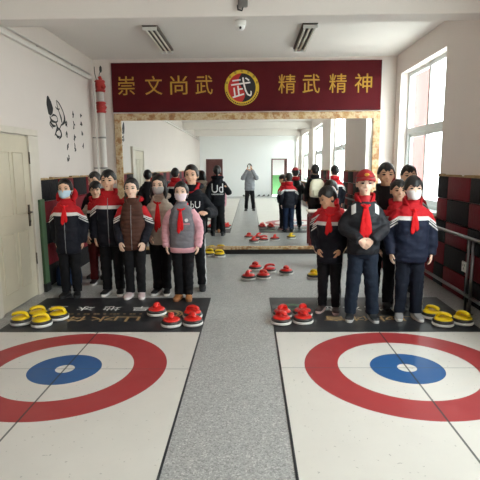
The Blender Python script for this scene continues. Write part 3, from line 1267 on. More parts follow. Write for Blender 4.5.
def person(label, loc, rotz, H, arms=('down', 'down'), jacket=('mat', None), hem=.60, bulk=1.0, trousers=M_BLKTR, shoe=('#17171a', '#2a2a2a'),
           skin='skin_light', hair='short', mask=None, scarf=False, collar=None, sleeves=None, cap=False, hood=None, yaw=0, tilt=0, roll=0,
           stance=.08, toe=10, seed=0, cuff=None, lowband=None, open_front=None, headscale=1.0, zipline=False, group=None, leg_k=.94, w=.84, scarf_w=1.0):
    S = H / 1.45
    loc = Vector((loc[0], loc[1], on_floor(loc)))
    r = thing('person', label, 'person', loc, rotz, group, S)
    rnd = random.Random(seed + 100)
    # ---- head transform
    piv = Vector((0, 0.01, 1.225))
    HM = Matrix.Translation(piv) @ Matrix.Rotation(R(yaw), 4, 'Z') @ Matrix.Rotation(R(tilt), 4, 'X') @ Matrix.Rotation(R(roll), 4, 'Y') @ Matrix.Diagonal((headscale * 1.08, headscale * 1.02, headscale, 1)) @ Matrix.Translation(-piv)
    # ---- body
    bm = bmesh.new()
    zrings(bm, [(HZ + a, b, c, dx, dy) for a, b, c, dx, dy in head_profile()], 28, 2.15, xf=HM)
    tube(bm, [(0, -.078, HZ + .118), (0, -.094, HZ + .092), (0, -.101, HZ + .078), (0, -.088, HZ + .070)], [.007, .010, .0125, .009], 10, xf=HM)
    for s in (-1, 1):
        ball(bm, (s * .012, -.092, HZ + .074), (.008, .008, .007), 10, xf=HM)
        ball(bm, (s * .073, .008, HZ + .098), (.009, .018, .030), 12, xf=HM)
        ball(bm, (s * .036, -.068, HZ + .068), (.02, .016, .018), 12, xf=HM)
    tube(bm, [(0, .015, 1.12), (0, .012, 1.18), HM @ Vector((0, .004, 1.27))], [.058, .047, .048], 16)
    zrings(bm, [(.66, .09, .065), (.72, .10, .07), (.82, .105, .078), (.95, .108, .082), (1.05, .112, .08), (1.10, .10, .068), (1.15, .06, .05), (1.175, .045, .045)], 24, 2.3)
    HANDS = []

    def arm(s, pose):
        e, wv, d, nv = [Vector((q[0] * s, q[1], q[2])) for q in ARMS[pose]]
        if pose != 'phone':
            e.x *= w
            wv.x *= w if pose != 'clasp' else 1
        return e, wv, d, nv
    for s, pose in ((1, arms[0]), (-1, arms[1])):
        e, wv, d, nv = arm(s, pose)
        sh = Vector((.120 * s * w, .005, 1.085))
        P, Q = smooth_path([sh, e, wv], [.044, .034, .024], 5)
        tube(bm, P, Q, 12)
        if pose == 'phone':
            hand(bm, wv, d, nv, -s, 0.75)
        elif pose == 'clasp':
            hand(bm, wv, d, nv, s, 0.35 if s > 0 else 0.6)
        else:
            hand(bm, wv, d, nv, -s if pose == 'none' else s * 1, 0.35)
        HANDS.append(wv)
    for s in (-1, 1):
        P, Q = smooth_path([(s * .062, 0, .70), (s * (.062 + stance) * .5, -.008, .38), (s * stance, .012, .06)], [.058, .042, .032], 5)
        tube(bm, P, Q, 14)
        a = R(toe) * s
        tube(bm, [(s * stance, .03, .04), (s * stance + math.sin(a) * .10, -.10, .028)], [.03, .022], 10)
    me = remesh(bm, .0052, 2)
    body = link_mesh('body', me, SKIN[skin], r)
    # ---- face
    for s in (-1, 1):
        bm = bmesh.new()
        ball(bm, (s * .031, -.081, HZ + .110), (.0160, .010, .0055), 14, 0, HM)
        ball(bm, (s * .031, -.0885, HZ + .1105), (.0105, .005, .0060), 12, 1, HM)
        # lid line
        tube(bm, [(s * .013, -.090, HZ + .112), (s * .026, -.0925, HZ + .1175), (s * .040, -.087, HZ + .116), (s * .049, -.078, HZ + .112)], [.002, .0036, .0036, .002], 6, 1, xf=HM)
        obj('eye', bm, [M_EYEW, M_IRIS], r, True)
        bm = bmesh.new()
        tube(bm, [(s * .014, -.092, HZ + .131), (s * .03, -.0915, HZ + .137), (s * .05, -.078, HZ + .133)], [.0025, .004, .002], 8, xf=HM)
        obj('eyebrow', bm, M_BROW, r, True)
    if not mask:
        bm = bmesh.new()
        P, Q = smooth_path([(-.022, -.079, HZ + .047), (-.008, -.088, HZ + .0495), (0, -.089, HZ + .048), (.008, -.088, HZ + .0495), (.022, -.079, HZ + .047)], [.002, .0042, .004, .0042, .002], 3)
        tube(bm, P, Q, 8, xf=HM)
        P, Q = smooth_path([(-.018, -.080, HZ + .043), (0, -.088, HZ + .040), (.018, -.080, HZ + .043)], [.002, .0052, .002], 3)
        tube(bm, P, Q, 8, xf=HM)
        obj('lips', bm, M_LIP, r, True)
    # ---- hair
    bm = bmesh.new()
    nu, nv_ = 56, 40
    C = Vector((0, .006, HZ + .118))
    rad = Vector((.0755, .098, .112))
    rows_ = []
    ef0 = {'short': 17, 'bangs': 7, 'long': 18, 'tied': 19, 'crop': 24}[hair]
    eside = {'short': -2, 'bangs': -14, 'long': -48, 'tied': -16, 'crop': 4}[hair]
    eback = {'short': -28, 'bangs': -42, 'long': -55, 'tied': -32, 'crop': -22}[hair]
    thick = {'short': .21, 'bangs': .21, 'long': .22, 'tied': .20, 'crop': .16}[hair]
    for i in range(nv_ + 1):
        el = -PI / 2 + PI * i / nv_
        row = []
        for k in range(nu):
            az = 2 * PI * k / nu        # 0 = front
            a = abs((math.degrees(az) + 180) % 360 - 180)
            if a < 42:
                e0 = ef0 - (6 * math.sin(math.radians(a * 9)) if hair in ('bangs', 'short') else 0)
                if hair in ('long', 'tied'):
                    e0 = ef0 + 10 - a * .25
            elif a < 68:
                t = (a - 42) / 26
                base = ef0 if hair not in ('long', 'tied') else ef0
                e0 = base * (1 - t) + eside * t
            elif a < 105:
                e0 = eside
            else:
                t = min(1, (a - 105) / 30)
                e0 = eside * (1 - t) + eback * t
            t = (math.degrees(el) - e0) / 7.0
            t = max(0, min(1, t + .5))
            t = t * t * (3 - 2 * t)
            nz = noise.noise(Vector((math.sin(az) * 3 + seed, math.cos(az) * 3, el * 2.5)))
            ce = max(0.0, math.cos(el)) ** .5
            k_ = .90 + t * (thick + .045 * nz * ce)
            # fine locks
            k_ += t * .010 * math.sin(az * 22 + 3 * nz) * ce
            p = C + Vector((math.sin(az) * math.cos(el) * rad.x, -math.cos(az) * math.cos(el) * rad.y, math.sin(el) * rad.z * (.98 if el > 0 else 1))) * k_
            row.append(HM @ p)
        rows_.append(row)
    vs = [[bm.verts.new(p) for p in row] for row in rows_]
    for i in range(nv_):
        for k in range(nu):
            bm.faces.new((vs[i][k], vs[i][(k + 1) % nu], vs[i + 1][(k + 1) % nu], vs[i + 1][k]))
    bmesh.ops.remove_doubles(bm, verts=bm.verts, dist=1e-6)
    if hair == 'long':
        for s in (-1, 1):
            P, Q = smooth_path([(s * .066, -.005, HZ + .12), (s * .078, -.012, HZ + .05), (s * .075, -.02, HZ - .01), (s * .07, -.015, HZ - .06)], [.028, .032, .030, .014], 4)
            tube(bm, P, Q, 12, 0, (1.2, .7), (0, 1, 0), xf=HM)
        P, Q = smooth_path([(0, .075, HZ + .11), (0, .088, HZ + .03), (0, .085, HZ - .04), (0, .085, HZ - .10)], [.06, .07, .068, .045], 4)
        tube(bm, P, Q, 14, 0, (.55, 1.2), (0, 1, 0), xf=HM)
    if hair == 'tied':
        P, Q = smooth_path([(0, .09, HZ + .14), (0, .135, HZ + .13), (0, .15, HZ + .06), (0, .13, HZ - .02)], [.02, .03, .028, .01], 4)
        tube(bm, P, Q, 12, xf=HM)
    obj('hair', bm, M_HAIR, r, True)
    # ---- mask
    if mask:
        bm = bmesh.new()
        nu2, nv2 = 22, 12
        grid = []
        for layer in (0, 1):
            gl_ = []
            for i in range(nv2 + 1):
                row = []
                for k in range(nu2 + 1):
                    az = R(-76 + 152 * k / nu2)
                    narrow = 1 - .35 * abs(az / R(76)) ** 2
                    v = i / nv2
                    z = HZ + .046 + (v - .5) * .092 * narrow + .012 * abs(az / R(76))
                    # follow the jaw
                    u = max(0.0, min(1.0, (z - HZ) / .105))
                    rx = .040 + .034 * u ** .6
                    ry = .060 + .032 * u ** .6
                    cy = -.036 + .034 * u
                    fold = .0015 * math.sin(v * 18)
                    b = 1.06 + (.10 * math.cos(az * 1.15) * math.sin(PI * (0.15 + .8 * v))) + fold - layer * .03
                    row.append(HM @ Vector((math.sin(az) * rx * b, cy - math.cos(az) * ry * b, z)))
                gl_.append([bm.verts.new(p) for p in row])
            grid.append(gl_)
        for L in (0, 1):
            for i in range(nv2):
                for k in range(nu2):
                    bm.faces.new((grid[L][i][k], grid[L][i][k + 1], grid[L][i + 1][k + 1], grid[L][i + 1][k]))
        for i in range(nv2):
            for k in (0, nu2):
                bm.faces.new((grid[0][i][k], grid[0][i + 1][k], grid[1][i + 1][k], grid[1][i][k]))
        for k in range(nu2):
            for i in (0, nv2):
                bm.faces.new((grid[0][i][k], grid[0][i][k + 1], grid[1][i][k + 1], grid[1][i][k]))
        for s in (-1, 1):
            tube(bm, [(s * .068, -.025, HZ + .078), (s * .079, .005, HZ + .125), (s * .08, .02, HZ + .10), (s * .068, -.02, HZ + .035)], .0015, 6, xf=HM)
        obj('mask', bm, mask, r, True)
    # ---- jacket
    B = bulk
    jm = jacket[1]
    if jacket[0] == 'hoodie':
        B *= 1.0
    bm = bmesh.new()
    wb_ = B * (.5 + .5 * w)
    prof = [(hem, .140 * wb_, .108 * B), (hem + .012, .153 * wb_, .120 * B), (hem + .05, .160 * wb_, .125 * B), (.80, .158 * wb_, .122 * B), (.92, .157 * wb_, .119 * B), (1.01, .158 * wb_, .114 * B),
            (1.07, .154 * wb_, .104), (1.115, .136 * wb_, .094), (1.155, .108, .080), (1.18, .080, .069, 0, .004), (1.20, .070, .064, 0, .004), (1.22, .071, .066, 0, .004)]
    zrings(bm, prof, 32, 2.35)
    cuts = []
    sl_bms = []
    for s, pose in ((1, arms[0]), (-1, arms[1])):
        e, wv, d, nv = arm(s, pose)
        sh = Vector((.112 * s * w, .004, 1.097))
        sh2 = Vector((.168 * s * w, .008, 1.02))
        tb = bm if sleeves is None else bmesh.new()
        end = wv + (wv - e).normalized() * .015
        P, Q = smooth_path([sh, sh2, e, e.lerp(end, .6), end], [.060, .064 * (B ** .5), .058 * B, .053 * B, .042 * B], 5)
        tube(tb, P, Q, 18)
        if sleeves is not None:
            sl_bms.append(tb)
    me = remesh(bm, .0085, 5)
    wrinkle(me, .0105, 8, seed, (1, 1, 2.2))
    jk = link_mesh('jacket', me, jm, r)
    for tb in sl_bms:
        me2 = remesh(tb, .0085, 5)
        wrinkle(me2, .009, 10, seed + 5, (1, 1, 2.2))
        link_mesh('sleeve', me2, sleeves, r)
    if cuff:
        for s, pose in ((1, arms[0]), (-1, arms[1])):
            e, wv = arm(s, pose)[:2]
            dd = (wv - e).normalized()
            bm = bmesh.new()
            tube(bm, [wv - dd * .02, wv + dd * .01, wv + dd * .028], [.046 * B, .043 * B, .036 * B], 18)
            obj('cuff', bm, cuff, r, True)
    if lowband:
        bm = bmesh.new()
        zrings(bm, [(hem - .035, .146 * wb_, .114 * B), (hem - .03, .152 * wb_, .12 * B), (hem + .025, .160 * wb_, .126 * B), (hem + .03, .15 * wb_, .115 * B)], 32, 2.35)
        obj('waistband', bm, lowband, r, True)
    if collar:
        bm = bmesh.new()
        n = 36
        rs = []
        for k in range(n + 1):
            a = PI * 2 * k / n
            open_ = max(0, math.cos(a)) ** 3       # front dips
            ca, sa = math.sin(a), -math.cos(a)
            rs.append([Vector((ca * rx, sa * ry + .008, z - open_ * dz)) for rx, ry, z, dz in
                       ((.084, .082, 1.15, .02), (.097, .092, 1.185, .04), (.098, .094, 1.232, .105), (.088, .086, 1.245, .115), (.078, .076, 1.232, .105), (.070, .068, 1.16, .03))])
        vsr = [[bm.verts.new(p) for p in q] for q in rs[:-1]]
        for i in range(n):
            for k in range(6):
                bm.faces.new((vsr[i][k], vsr[i][(k + 1) % 6], vsr[(i + 1) % n][(k + 1) % 6], vsr[(i + 1) % n][k]))
        obj('collar', bm, collar, r, True)
    if hood:
        bm = bmesh.new()
        up = hood[1]
        for a in range(1):
            P, Q = smooth_path([(-.085, -.02, 1.19), (-.095, .05, 1.20 + up * .5), (-.055, .10, 1.20 + up), (0, .115, 1.20 + up * 1.1), (.055, .10, 1.20 + up), (.095, .05, 1.20 + up * .5), (.085, -.02, 1.19)], [.018, .034, .042, .046, .042, .034, .018], 5)
            tube(bm, P, Q, 14, 0, (1, 1.15))
            P, Q = smooth_path([(0, .112, 1.19 + up * .8), (0, .125, 1.12), (0, .12, 1.05)], [.055, .07, .03], 4)
            tube(bm, P, Q, 14, 0, (.45, 1.25), (0, 1, 0))
        mh = remesh(bm, .008, 6)
        link_mesh('hood', mh, hood[0], r)
    if zipline:
        pass
    # front zip placket
    bv = BVHTree.FromPolygons([v.co.copy() for v in jk.data.vertices], [tuple(p.vertices) for p in jk.data.polygons])

    def front(xx, zz, sgn=-1, off=.004):
        h = bv.ray_cast(Vector((xx, sgn * .6, zz)), Vector((0, -sgn, 0)))
        yy = h[0].y if h[0] is not None else sgn * .12
        return Vector((xx, yy + sgn * off, zz))
    if zipline:
        bm = bmesh.new()
        pts = [front(0, 1.14 - (1.14 - hem - .01) * q / 16, off=.001) for q in range(17)]
        tube(bm, pts, .0045, 6)
        obj('zip', bm, M_ZIP, r)
    # ---- scarf
    if scarf:
        bm = bmesh.new()
        n = 28
        pts, rd = [], []
        for k in range(n + 1):
            a = -PI / 2 + 2 * PI * k / n
            f = max(0, -math.sin(a))
            pts.append(Vector((math.cos(a) * .074, math.sin(a) * .076 + .004 - f * .022, 1.190 - f * .068)))
            rd.append(.009)
        tube(bm, pts, rd, 10, 0, (1.2, .8))
        kz = 1.12
        kp = front(0, kz, off=.012)
        ball(bm, kp, (.017 * scarf_w, .014, .022), 14)
        L0 = scarf if not isinstance(scarf, bool) else .25
        for s, L in ((-1, L0), (1, L0 * .86)):
            pts = []
            m_ = 9
            prev = None
            for q in range(m_ + 1):
                t = q / m_
                z = kz - .01 - t * L
                x = s * (.004 + .016 * t) * scarf_w
                c = front(x, z, off=.008)
                wdt = (.010 + .013 * math.sin(PI * min(1, t * 1.15) * .62)) * scarf_w
                if q == m_:
                    wdt = .005
                pts.append((c, wdt))
            rs = []
            for c, wdt in pts:
                rs.append([c + Vector((math.cos(2 * PI * k / 10) * wdt, math.sin(2 * PI * k / 10) * .006, 0)) for k in range(10)])
            rings_loft(bm, rs)
        obj('scarf', bm, M_SCARF, r, True)
    # ---- trousers
    bm = bmesh.new()
    top = hem + .10
    zrings(bm, [(.62, .105, .088), (.66, .130, .100), (.70, .134, .100), (top, .13, .098)], 28, 2.3)
    for s in (-1, 1):
        P, Q = smooth_path([(s * .066, 0, .70), (s * .068, 0, .60), (s * (.066 + stance) * .5, -.006, .38), (s * (stance * .97), .006, .18), (s * stance, .008, .055)], [.082, .080, .066 * leg_k, .060 * leg_k, .058 * leg_k], 5)
        tube(bm, P, Q, 18)
    me = remesh(bm, .0085, 5)
    wrinkle(me, .0075, 10, seed + 9, (1, 1, 1.8))
    link_mesh('trousers', me, trousers, r)
    # ---- shoes
    for s in (-1, 1):
        M = Matrix.Translation((s * stance, 0, 0)) @ Matrix.Rotation(-R(toe) * -s, 4, 'Z')
        sm = plain('shoe_' + shoe[0].strip('#'), shoe[0], 0.55, var=.2)
        om = plain('sole_' + shoe[1].strip('#'), shoe[1], 0.6)
        bm = bmesh.new()
        rs = []
        for y, hw, zt in ((.088, .018, .05), (.078, .030, .085), (.05, .035, .098), (.02, .036, .096), (-.02, .038, .078), (-.06, .042, .060), (-.10, .043, .050), (-.13, .036, .042), (-.146, .020, .030)):
            ring = []
            for k in range(16):
                a = 2 * PI * k / 16
                c, sn = math.cos(a), math.sin(a)
                x = hw * math.copysign(abs(c) ** .75, c)
                z = .018 + (zt - .018) * (.5 + .5 * sn if sn > 0 else .5 * (1 + sn))
                ring.append(M @ Vector((x, y, z)))
            rs.append(ring)
        rings_loft(bm, rs)
        sh = obj('shoe', bm, sm, r, True)
        bm = bmesh.new()
        out_ = []
        for k in range(28):
            a = 2 * PI * k / 28
            y = -.03 + math.sin(a) * .125
            wv = .040 + .006 * (-math.sin(a))
            out_.append((math.copysign(abs(math.cos(a)) ** .7, math.cos(a)) * wv, y))
        rings_loft(bm, [[M @ Vector((q[0] * k_, q[1], z)) for q in out_] for z, k_ in ((0, .96), (.006, 1.0), (.024, 1.0), (.027, .96))])
        obj('sole', bm, om, sh, True)
    # ---- cap
    if cap:
        mc = plain('cap_red', '#a51d22', 0.7)
        bm = bmesh.new()
        rs = []
        for i in range(13):
            el = R(24 + 66 * i / 12)
            kx = 1.20 - .03 * (i / 12)
            rs.append([HM @ (C + Vector((math.sin(2 * PI * k / 36) * math.cos(el) * rad.x * kx, -math.cos(2 * PI * k / 36) * math.cos(el) * rad.y * kx, math.sin(el) * rad.z * 1.12))) for k in range(36)])
        rings_loft(bm, rs)
        co = obj('cap', bm, mc, r, True)
        bm = bmesh.new()
        top_, bot_ = [], []
        nb = 18
        for layer in (0, 1):
            for q in (0, 1):
                row = []
                for k in range(nb + 1):
                    a = R(-62 + 124 * k / nb)
                    ext = 1.0 + (.66 * math.cos(a * 1.25) if q else 0)
                    x = math.sin(a) * rad.x * 1.19 * (1 + (.10 if q else 0))
                    y = -math.cos(a) * rad.y * 1.17 * ext
                    z = rad.z * .46 - (.022 * (1 if q else 0)) - .018 * abs(math.sin(a)) ** 2 * (1.5 if q else .4) - layer * .005
                    row.append(bm.verts.new(HM @ (C + Vector((x, y, z)))))
                (top_ if layer == 0 else bot_).append(row)
        for L in (top_, bot_):
            for k in range(nb):
                bm.faces.new((L[0][k], L[0][k + 1], L[1][k + 1], L[1][k]))
        for q in (0, 1):
            for k in range(nb):
                bm.faces.new((top_[q][k], top_[q][k + 1], bot_[q][k + 1], bot_[q][k]))
        for k in (0, nb):
            bm.faces.new((top_[0][k], top_[1][k], bot_[1][k], bot_[0][k]))
        obj('brim', bm, mc, co, True)
        bm = bmesh.new()
        ball(bm, C + Vector((0, -rad.y * 1.06, rad.z * .66)), (.022, .008, .016), 14, xf=HM)
        obj('badge', bm, M_GOLD, co, True)
    return r, jk, front


def spot(px, py):
    """standing point of a person whose shoe tips are seen at a pixel"""
    p = fl(px, py)
    return Vector((p.x, p.y + .14, 0))


def on_floor(p):
    """height of what the feet stand on"""
    for c in (cL, cR):
        if abs(p.x - c.x) < 1.15 and p.y - .2 < yE:
            return MAT_T + .0015
    return 0.001


def decal(root, jk, s, mat, x, z, wdt, hgt, sgn):
    """print on the front (sgn -1) or back (+1) of a garment"""
    me = text_mesh(s, .2, 0)
    bm = bmesh.new()
    bm.from_mesh(me)
    bpy.data.meshes.remove(me)
    bmesh.ops.triangulate(bm, faces=bm.faces)
    xs = [v.co.x for v in bm.verts]
    ys = [v.co.y for v in bm.verts]
    a, b, c, d = min(xs), max(xs), min(ys), max(ys)
    for _ in range(3):
        bmesh.ops.subdivide_edges(bm, edges=[e for e in bm.edges if e.calc_length() > .02], cuts=1)
    bmesh.ops.triangulate(bm, faces=bm.faces)
    bv = BVHTree.FromPolygons([v.co.copy() for v in jk.data.vertices], [tuple(p.vertices) for p in jk.data.polygons])
    for v in bm.verts:
        u = ((v.co.x - (a + b) / 2) / (b - a)) * wdt
        zz = z + ((v.co.y - (c + d) / 2) / (d - c)) * hgt
        xx = x + u * (1 if sgn < 0 else -1)
        h = bv.ray_cast(Vector((xx, sgn * .7, zz)), Vector((0, -sgn, 0)))
        v.co = Vector((xx, (h[0].y if h[0] is not None else sgn * .12) + sgn * .003, zz))
    bm.normal_update()
    o = obj('print', bm, mat, root)
    return o


GL = 'children of the group beside the door wall'
GR = 'children of the group beside the windows'
J = lambda m_: ('jacket', m_)
TRK = tracksuit('black_tracksuit', '#141418')
TRKN = tracksuit('navy_tracksuit', '#131927')

# --- group beside the door wall
person('child in red and navy jacket with blue mask, outermost beside the green board', spot(68, 299.5), R(4), 1.43, ('back', 'back'), J(UNI), .55, 1.04, M_BLKTR, ('#141416', '#1d1d1f'),
       'skin_warm', 'tied', M_MASKB, .2, None, None, False, (M_REDC, .10), seed=1, zipline=True, stance=.07, w=.8)
person('tall child without mask in red and navy jacket, next to the brown vest', spot(111, 296.5), R(3), 1.535, ('down', 'down'), J(UNI), .58, 1.0, M_BLKTR, ('#1a1a1c', '#d8d6d2'),
       'skin_warm', 'short', None, False, M_REDC, seed=2, stance=.075, zipline=True)
person('child in brown quilted vest with red and navy sleeves', spot(133.5, 300.5), R(2), 1.435, ('front', 'front'), J(M_BROWN), .60, 1.03, M_BLKTR, ('#c9b3b3', '#e0d8d6'),
       'skin_light', 'tied', None, False, M_BROWN, SLV, seed=3, hood=(M_REDC, .0), stance=.07, zipline=True)
person('child in beige jacket with grey mask and long black hair', spot(160.5, 296) , R(-3), 1.47, ('pocket', 'pocket'), J(M_BEIGE), .62, 1.0, M_BLKTR, ('#1b1b1d', '#dcdad6'),
       'skin_light', 'long', M_MASKG, .33, M_BEIGE, seed=4, hood=(M_BEIGE, .0), stance=.06, w=.74)
p5, jk5, fr5 = person('tall person in black hoodie with white letters, hand on the pink sleeved child', spot(190.5, 293.0) + Vector((.02, .08, 0)), R(-4), 1.60, ('shoulder', 'back'), J(M_HOODIE), .62, 1.05, TRK, ('#19191b', '#2b2b2d'),
                      'skin_warm', 'tied', None, False, M_REDC, seed=5, hood=(M_HOODIE, .0), stance=.10, headscale=.95)
M_PW = plain('print_letters', '#e6e6e4', 0.6)
decal(p5, jk5, 'bU', M_PW, .058, 1.00, .105, .078, -1)
decal(p5, jk5, 'bU', M_PW, 0.0, .985, .235, .185, 1)
bm = bmesh.new()
for k in range(9):
    c = fr5(-.11 + k * .0275, .862, 1, .002)
    box(bm, (c.x - .008, c.y - .002, c.z - .011), (c.x + .008, c.y + .003, c.z + .011))
obj('print', bm, M_PW, p5)
p6, jk6, fr6 = person('child in grey jacket with pink sleeves, pink mask and tan boots', spot(182.5, 302.5), R(-2), 1.39, ('down', 'down'), J(M_GREYV), .635, 1.03, M_BLKTR, ('#a0683a', '#8b5a34'),
       'skin_light', 'tied', M_MASKP, .27, None, M_PINKS, seed=6, cuff=M_PINKS, lowband=M_PINKS, stance=.06, leg_k=1.0, w=.92)
bm = bmesh.new()
c = fr6(.075, 1.0)
tube(bm, [c + Vector((0, .004, 0)), c + Vector((0, -.002, 0))], [.022, .022], 16)
obj('badge', bm, M_PW, p6)
for k in range(5):
    bm = bmesh.new()
    c = fr6(.035 + k * .017, .955)
    box(bm, (c.x - .007, c.y - .002, c.z - .008), (c.x + .007, c.y + .004, c.z + .008))
    obj('print', bm, plain('print_pink', '#d98a96', 0.6), p6)
p = spot(97.5, 285.5)
person('child in red collar half hidden between the masked child and the tall one', p, R(12), 1.385, ('down', 'front'), J(UNI), .6, .95, M_REDTR, ('#2a2022', '#d8d2ce'),
       'skin_warm', 'bangs', None, False, M_REDC, seed=7, sleeves=M_BEIGE)
p = spot(97, 279.5)
person('dark haired child almost wholly hidden behind the tall child beside the pipe', p, R(-10), 1.50, ('down', 'down'), J(M_DARKJ), .6, .95, M_BLKTR, ('#1a1a1c', '#26262a'),
       'skin_warm', 'short', None, False, None, seed=8)

# --- group beside the windows
person('child looking down and aside in red and navy jacket with scarf', spot(331.5, 317) + Vector((0, .05, 0)), R(-18), 1.36, ('pocket', 'pocket'), J(UNI), .58, 1.06, TRK, ('#3a2a2a', '#c9a9a4'),
       'skin_tan', 'short', None, .2, M_REDC, seed=11, yaw=-50, tilt=20, stance=.08, w=.74)
person('child whose face shows over the shoulder of the child looking down', Vector((.925, 5.52, 0)), R(-8), 1.395, ('down', 'down'), J(UNI), .6, 1.0, M_NAVYTR, ('#1c1c1e', '#3a3a3c'),
       'skin_light', 'short', None, False, M_REDC, seed=12, yaw=-12)
person('child in red cap and black padded jacket with clasped hands and red scarf', spot(364, 323.5), R(-6), 1.515, ('clasp', 'clasp'), J(M_PATCH), .66, 1.08, M_JEANS, ('#1d1f22', '#b9bab8'),
       'skin_light', 'short', None, .34, M_REDC, seed=13, cap=True, stance=.105, leg_k=1.05, w=.79, scarf_w=1.5)
person('dark haired child with dark high collar standing behind the red cap', Vector((1.545, 5.52, 0)), R(-6), 1.585, ('down', 'down'), J(M_DARKJ), .6, 1.0, M_BLKTR, ('#1c1c1e', '#303032'),
       'skin_tan', 'short', None, False, M_DARKJ, seed=14)
person('child farthest back beside the window, eyes above two other heads', Vector((1.935, 5.93, 0)), R(-8), 1.565, ('down', 'down'), J(UNI), .6, 1.0, M_BLKTR, ('#1c1c1e', '#303032'),
       'skin_warm', 'short', None, False, M_REDC, seed=15)
person('child in dark red collared jacket between the red cap and the masked child', Vector((1.60, 5.22, 0)), R(-4), 1.41, ('back', 'back'), J(UNI), .6, .95, M_BLKTR, ('#1c1c1e', '#303032'),
       'skin_warm', 'short', None, False, M_REDC, seed=16)
person('child in white mask, navy jacket with red shoulders and red scarf', spot(411.5, 322.5), R(-5), 1.455, ('down', 'down'), J(UNI2), .60, 1.10, TRKN, ('#8d8a88', '#d0cdc8'),
       'skin_light', 'bangs', M_MASKW, .22, M_REDC, seed=17, stance=.085, leg_k=1.08, w=.93)

# --- the photographer, seen in the mirror
person('photographer in grey hoodie holding up a phone, seen in the mirror', Vector((-.0, -.40, 0)), PI, 1.70, ('phone', 'phone'), J(M_GREYH), .62, 1.0, M_BLKTR, ('#202022', '#3c3c3e'),
       'skin_warm', 'short', None, False, None, seed=21, hood=(M_GREYH, .0), headscale=.9, stance=.11, w=.95)
ph = thing('phone', 'white phone held up by the photographer in the mirror', 'phone', (-.02, -.028, 1.49))
bm = bmesh.new()
box(bm, (-.038, -.004, 0), (.038, .004, .155), .004, 2)
obj('phone_body', bm, M_WHITE, ph)
bm = bmesh.new()
box(bm, (-.035, -.0046, .004), (.035, -.0038, .151))
obj('screen', bm, M_BLACK, ph)
bm = bmesh.new()
cyl(bm, (.02, .004, .13), (.02, .0055, .13), .009)
obj('lens', bm, M_BLACK, ph)

# --- backpack on the tall child behind the red cap
bp = thing('backpack', 'cream backpack on the back of a child, seen in the mirror', 'backpack', (1.545, 5.52, 0), R(-6))
bm = bmesh.new()
zrings(bm, [(.84, .10, .05, 0, .21), (.85, .15, .08, 0, .21), (.90, .175, .09, 0, .215), (1.05, .175, .09, 0, .215), (1.18, .16, .08, 0, .21), (1.25, .11, .06, 0, .205), (1.265, .05, .03, 0, .20)], 28, 3.2)
obj('bag', bm, fabric('cream_bag', '#d8cfb8', 0.8), bp, True)
bm = bmesh.new()
zrings(bm, [(.87, .10, .02, 0, .30), (.88, .12, .032, 0, .30), (1.0, .12, .034, 0, .302), (1.02, .10, .02, 0, .30)], 24, 3.2)
obj('pocket', bm, fabric('cream_bag_pocket', '#c9bfa6', 0.8), bp, True)
for s in (-1, 1):
    bm = bmesh.new()
    P, Q = smooth_path([(s * .09, .15, 1.2), (s * .10, .06, 1.275), (s * .105, -.06, 1.26), (s * .115, -.135, 1.12), (s * .13, -.13, 1.0), (s * .16, .06, .93), (s * .13, .17, .9)], [.02] * 7, 5)
    tube(bm, P, Q, 8, 0, (.35, 1.2))
    obj('strap', bm, fabric('dark_strap', '#2a2626'), bp, True)

# --- red wooden stool-height desk behind the children, seen in the mirror
M_REDW = plain('red_lacquer', '#7a1a1f', 0.45, var=.12)
dk = thing('wooden_desk', 'red wooden desk behind the children, legs seen in the mirror', 'desk', (1.62, 7.45, 0))
bm = bmesh.new()
box(bm, (-.48, -.22, .66), (.48, .22, .69), .006)
obj('desk_top', bm, plain('desk_pale_edge', '#b9a79a', 0.45), dk)
bm = bmesh.new()
box(bm, (-.44, -.18, .54), (.44, .18, .66), .006)
obj('apron', bm, M_REDW, dk)
for sx in (-1, 1):
    for sy in (-1, 1):
        bm = bmesh.new()
        box(bm, (sx * .43 - .03, sy * .17 - .03, 0), (sx * .43 + .03, sy * .17 + .03, .6), .004)
        obj('leg', bm, M_REDW, dk)

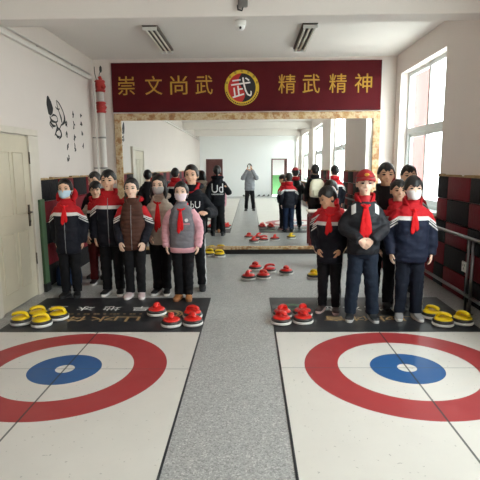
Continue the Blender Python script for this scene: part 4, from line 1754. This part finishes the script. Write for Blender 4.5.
# --- bags on the floor along the padded wall, behind the masked child
bg = thing('school_bag', 'dark blue school bag on the floor next to the green board', 'bag', (-2.45, 6.30, 0), R(20))
bm = bmesh.new()
zrings(bm, [(0, .13, .07), (.015, .16, .10), (.10, .17, .11), (.24, .155, .10), (.31, .11, .07), (.325, .05, .03)], 24, 3)
obj('bag', bm, fabric('blue_bag', '#22324e', 0.8), bg, True)
bm = bmesh.new()
zrings(bm, [(.03, .09, .02, 0, -.105), (.04, .11, .03, 0, -.105), (.15, .11, .03, 0, -.105), (.17, .09, .015, 0, -.10)], 20, 3)
obj('pocket', bm, fabric('blue_bag_pocket', '#2c4060', 0.8), bg, True)
bm = bmesh.new()
tube(bm, smooth_path([(-.05, .0, .31), (-.03, 0, .37), (.03, 0, .37), (.05, 0, .31)], [.01] * 4)[0], .01, 8)
obj('bag_handle', bm, M_BLACK, bg, True)

# --- things along the wall behind the camera, seen in the mirror: stones of the second set and slippers
rr = random.Random(5)
pl = ['next to the green lit doorway', 'second from the green lit doorway', 'third from the green lit doorway', 'fourth from the green lit doorway', 'fifth from the green lit doorway', 'sixth from the green lit doorway']
M_SHOEG = plain('shoe_grey', '#4a4a4c', 0.6)
for k in range(6):
    px = 1.0 - k * .26
    s = thing('shoe', 'grey trainer by the far wall in the mirror, ' + pl[k], 'shoe', (px, YF + .35 + rr.uniform(-.05, .05), 0), rr.uniform(-.5, .5) + PI, 'trainers along the far wall')
    bm = bmesh.new()
    rs = []
    for y, hw, zt in ((.13, .02, .07), (.115, .036, .11), (.07, .042, .12), (.02, .043, .105), (-.04, .046, .08), (-.10, .05, .065), (-.15, .042, .05), (-.17, .02, .035)):
        rs.append([Vector((hw * math.cos(2 * PI * q / 14), y, .02 + (zt - .02) * (.5 + .5 * math.sin(2 * PI * q / 14)))) for q in range(14)])
    rings_loft(bm, rs)
    obj('upper', bm, M_SHOEG, s, True)
    bm = bmesh.new()
    rings_loft(bm, [[Vector((.05 * math.cos(2 * PI * q / 24), -.02 + .155 * math.sin(2 * PI * q / 24), z)) for q in range(24)] for z in (0, .025)])
    obj('sole', bm, M_WHITE, s, True)
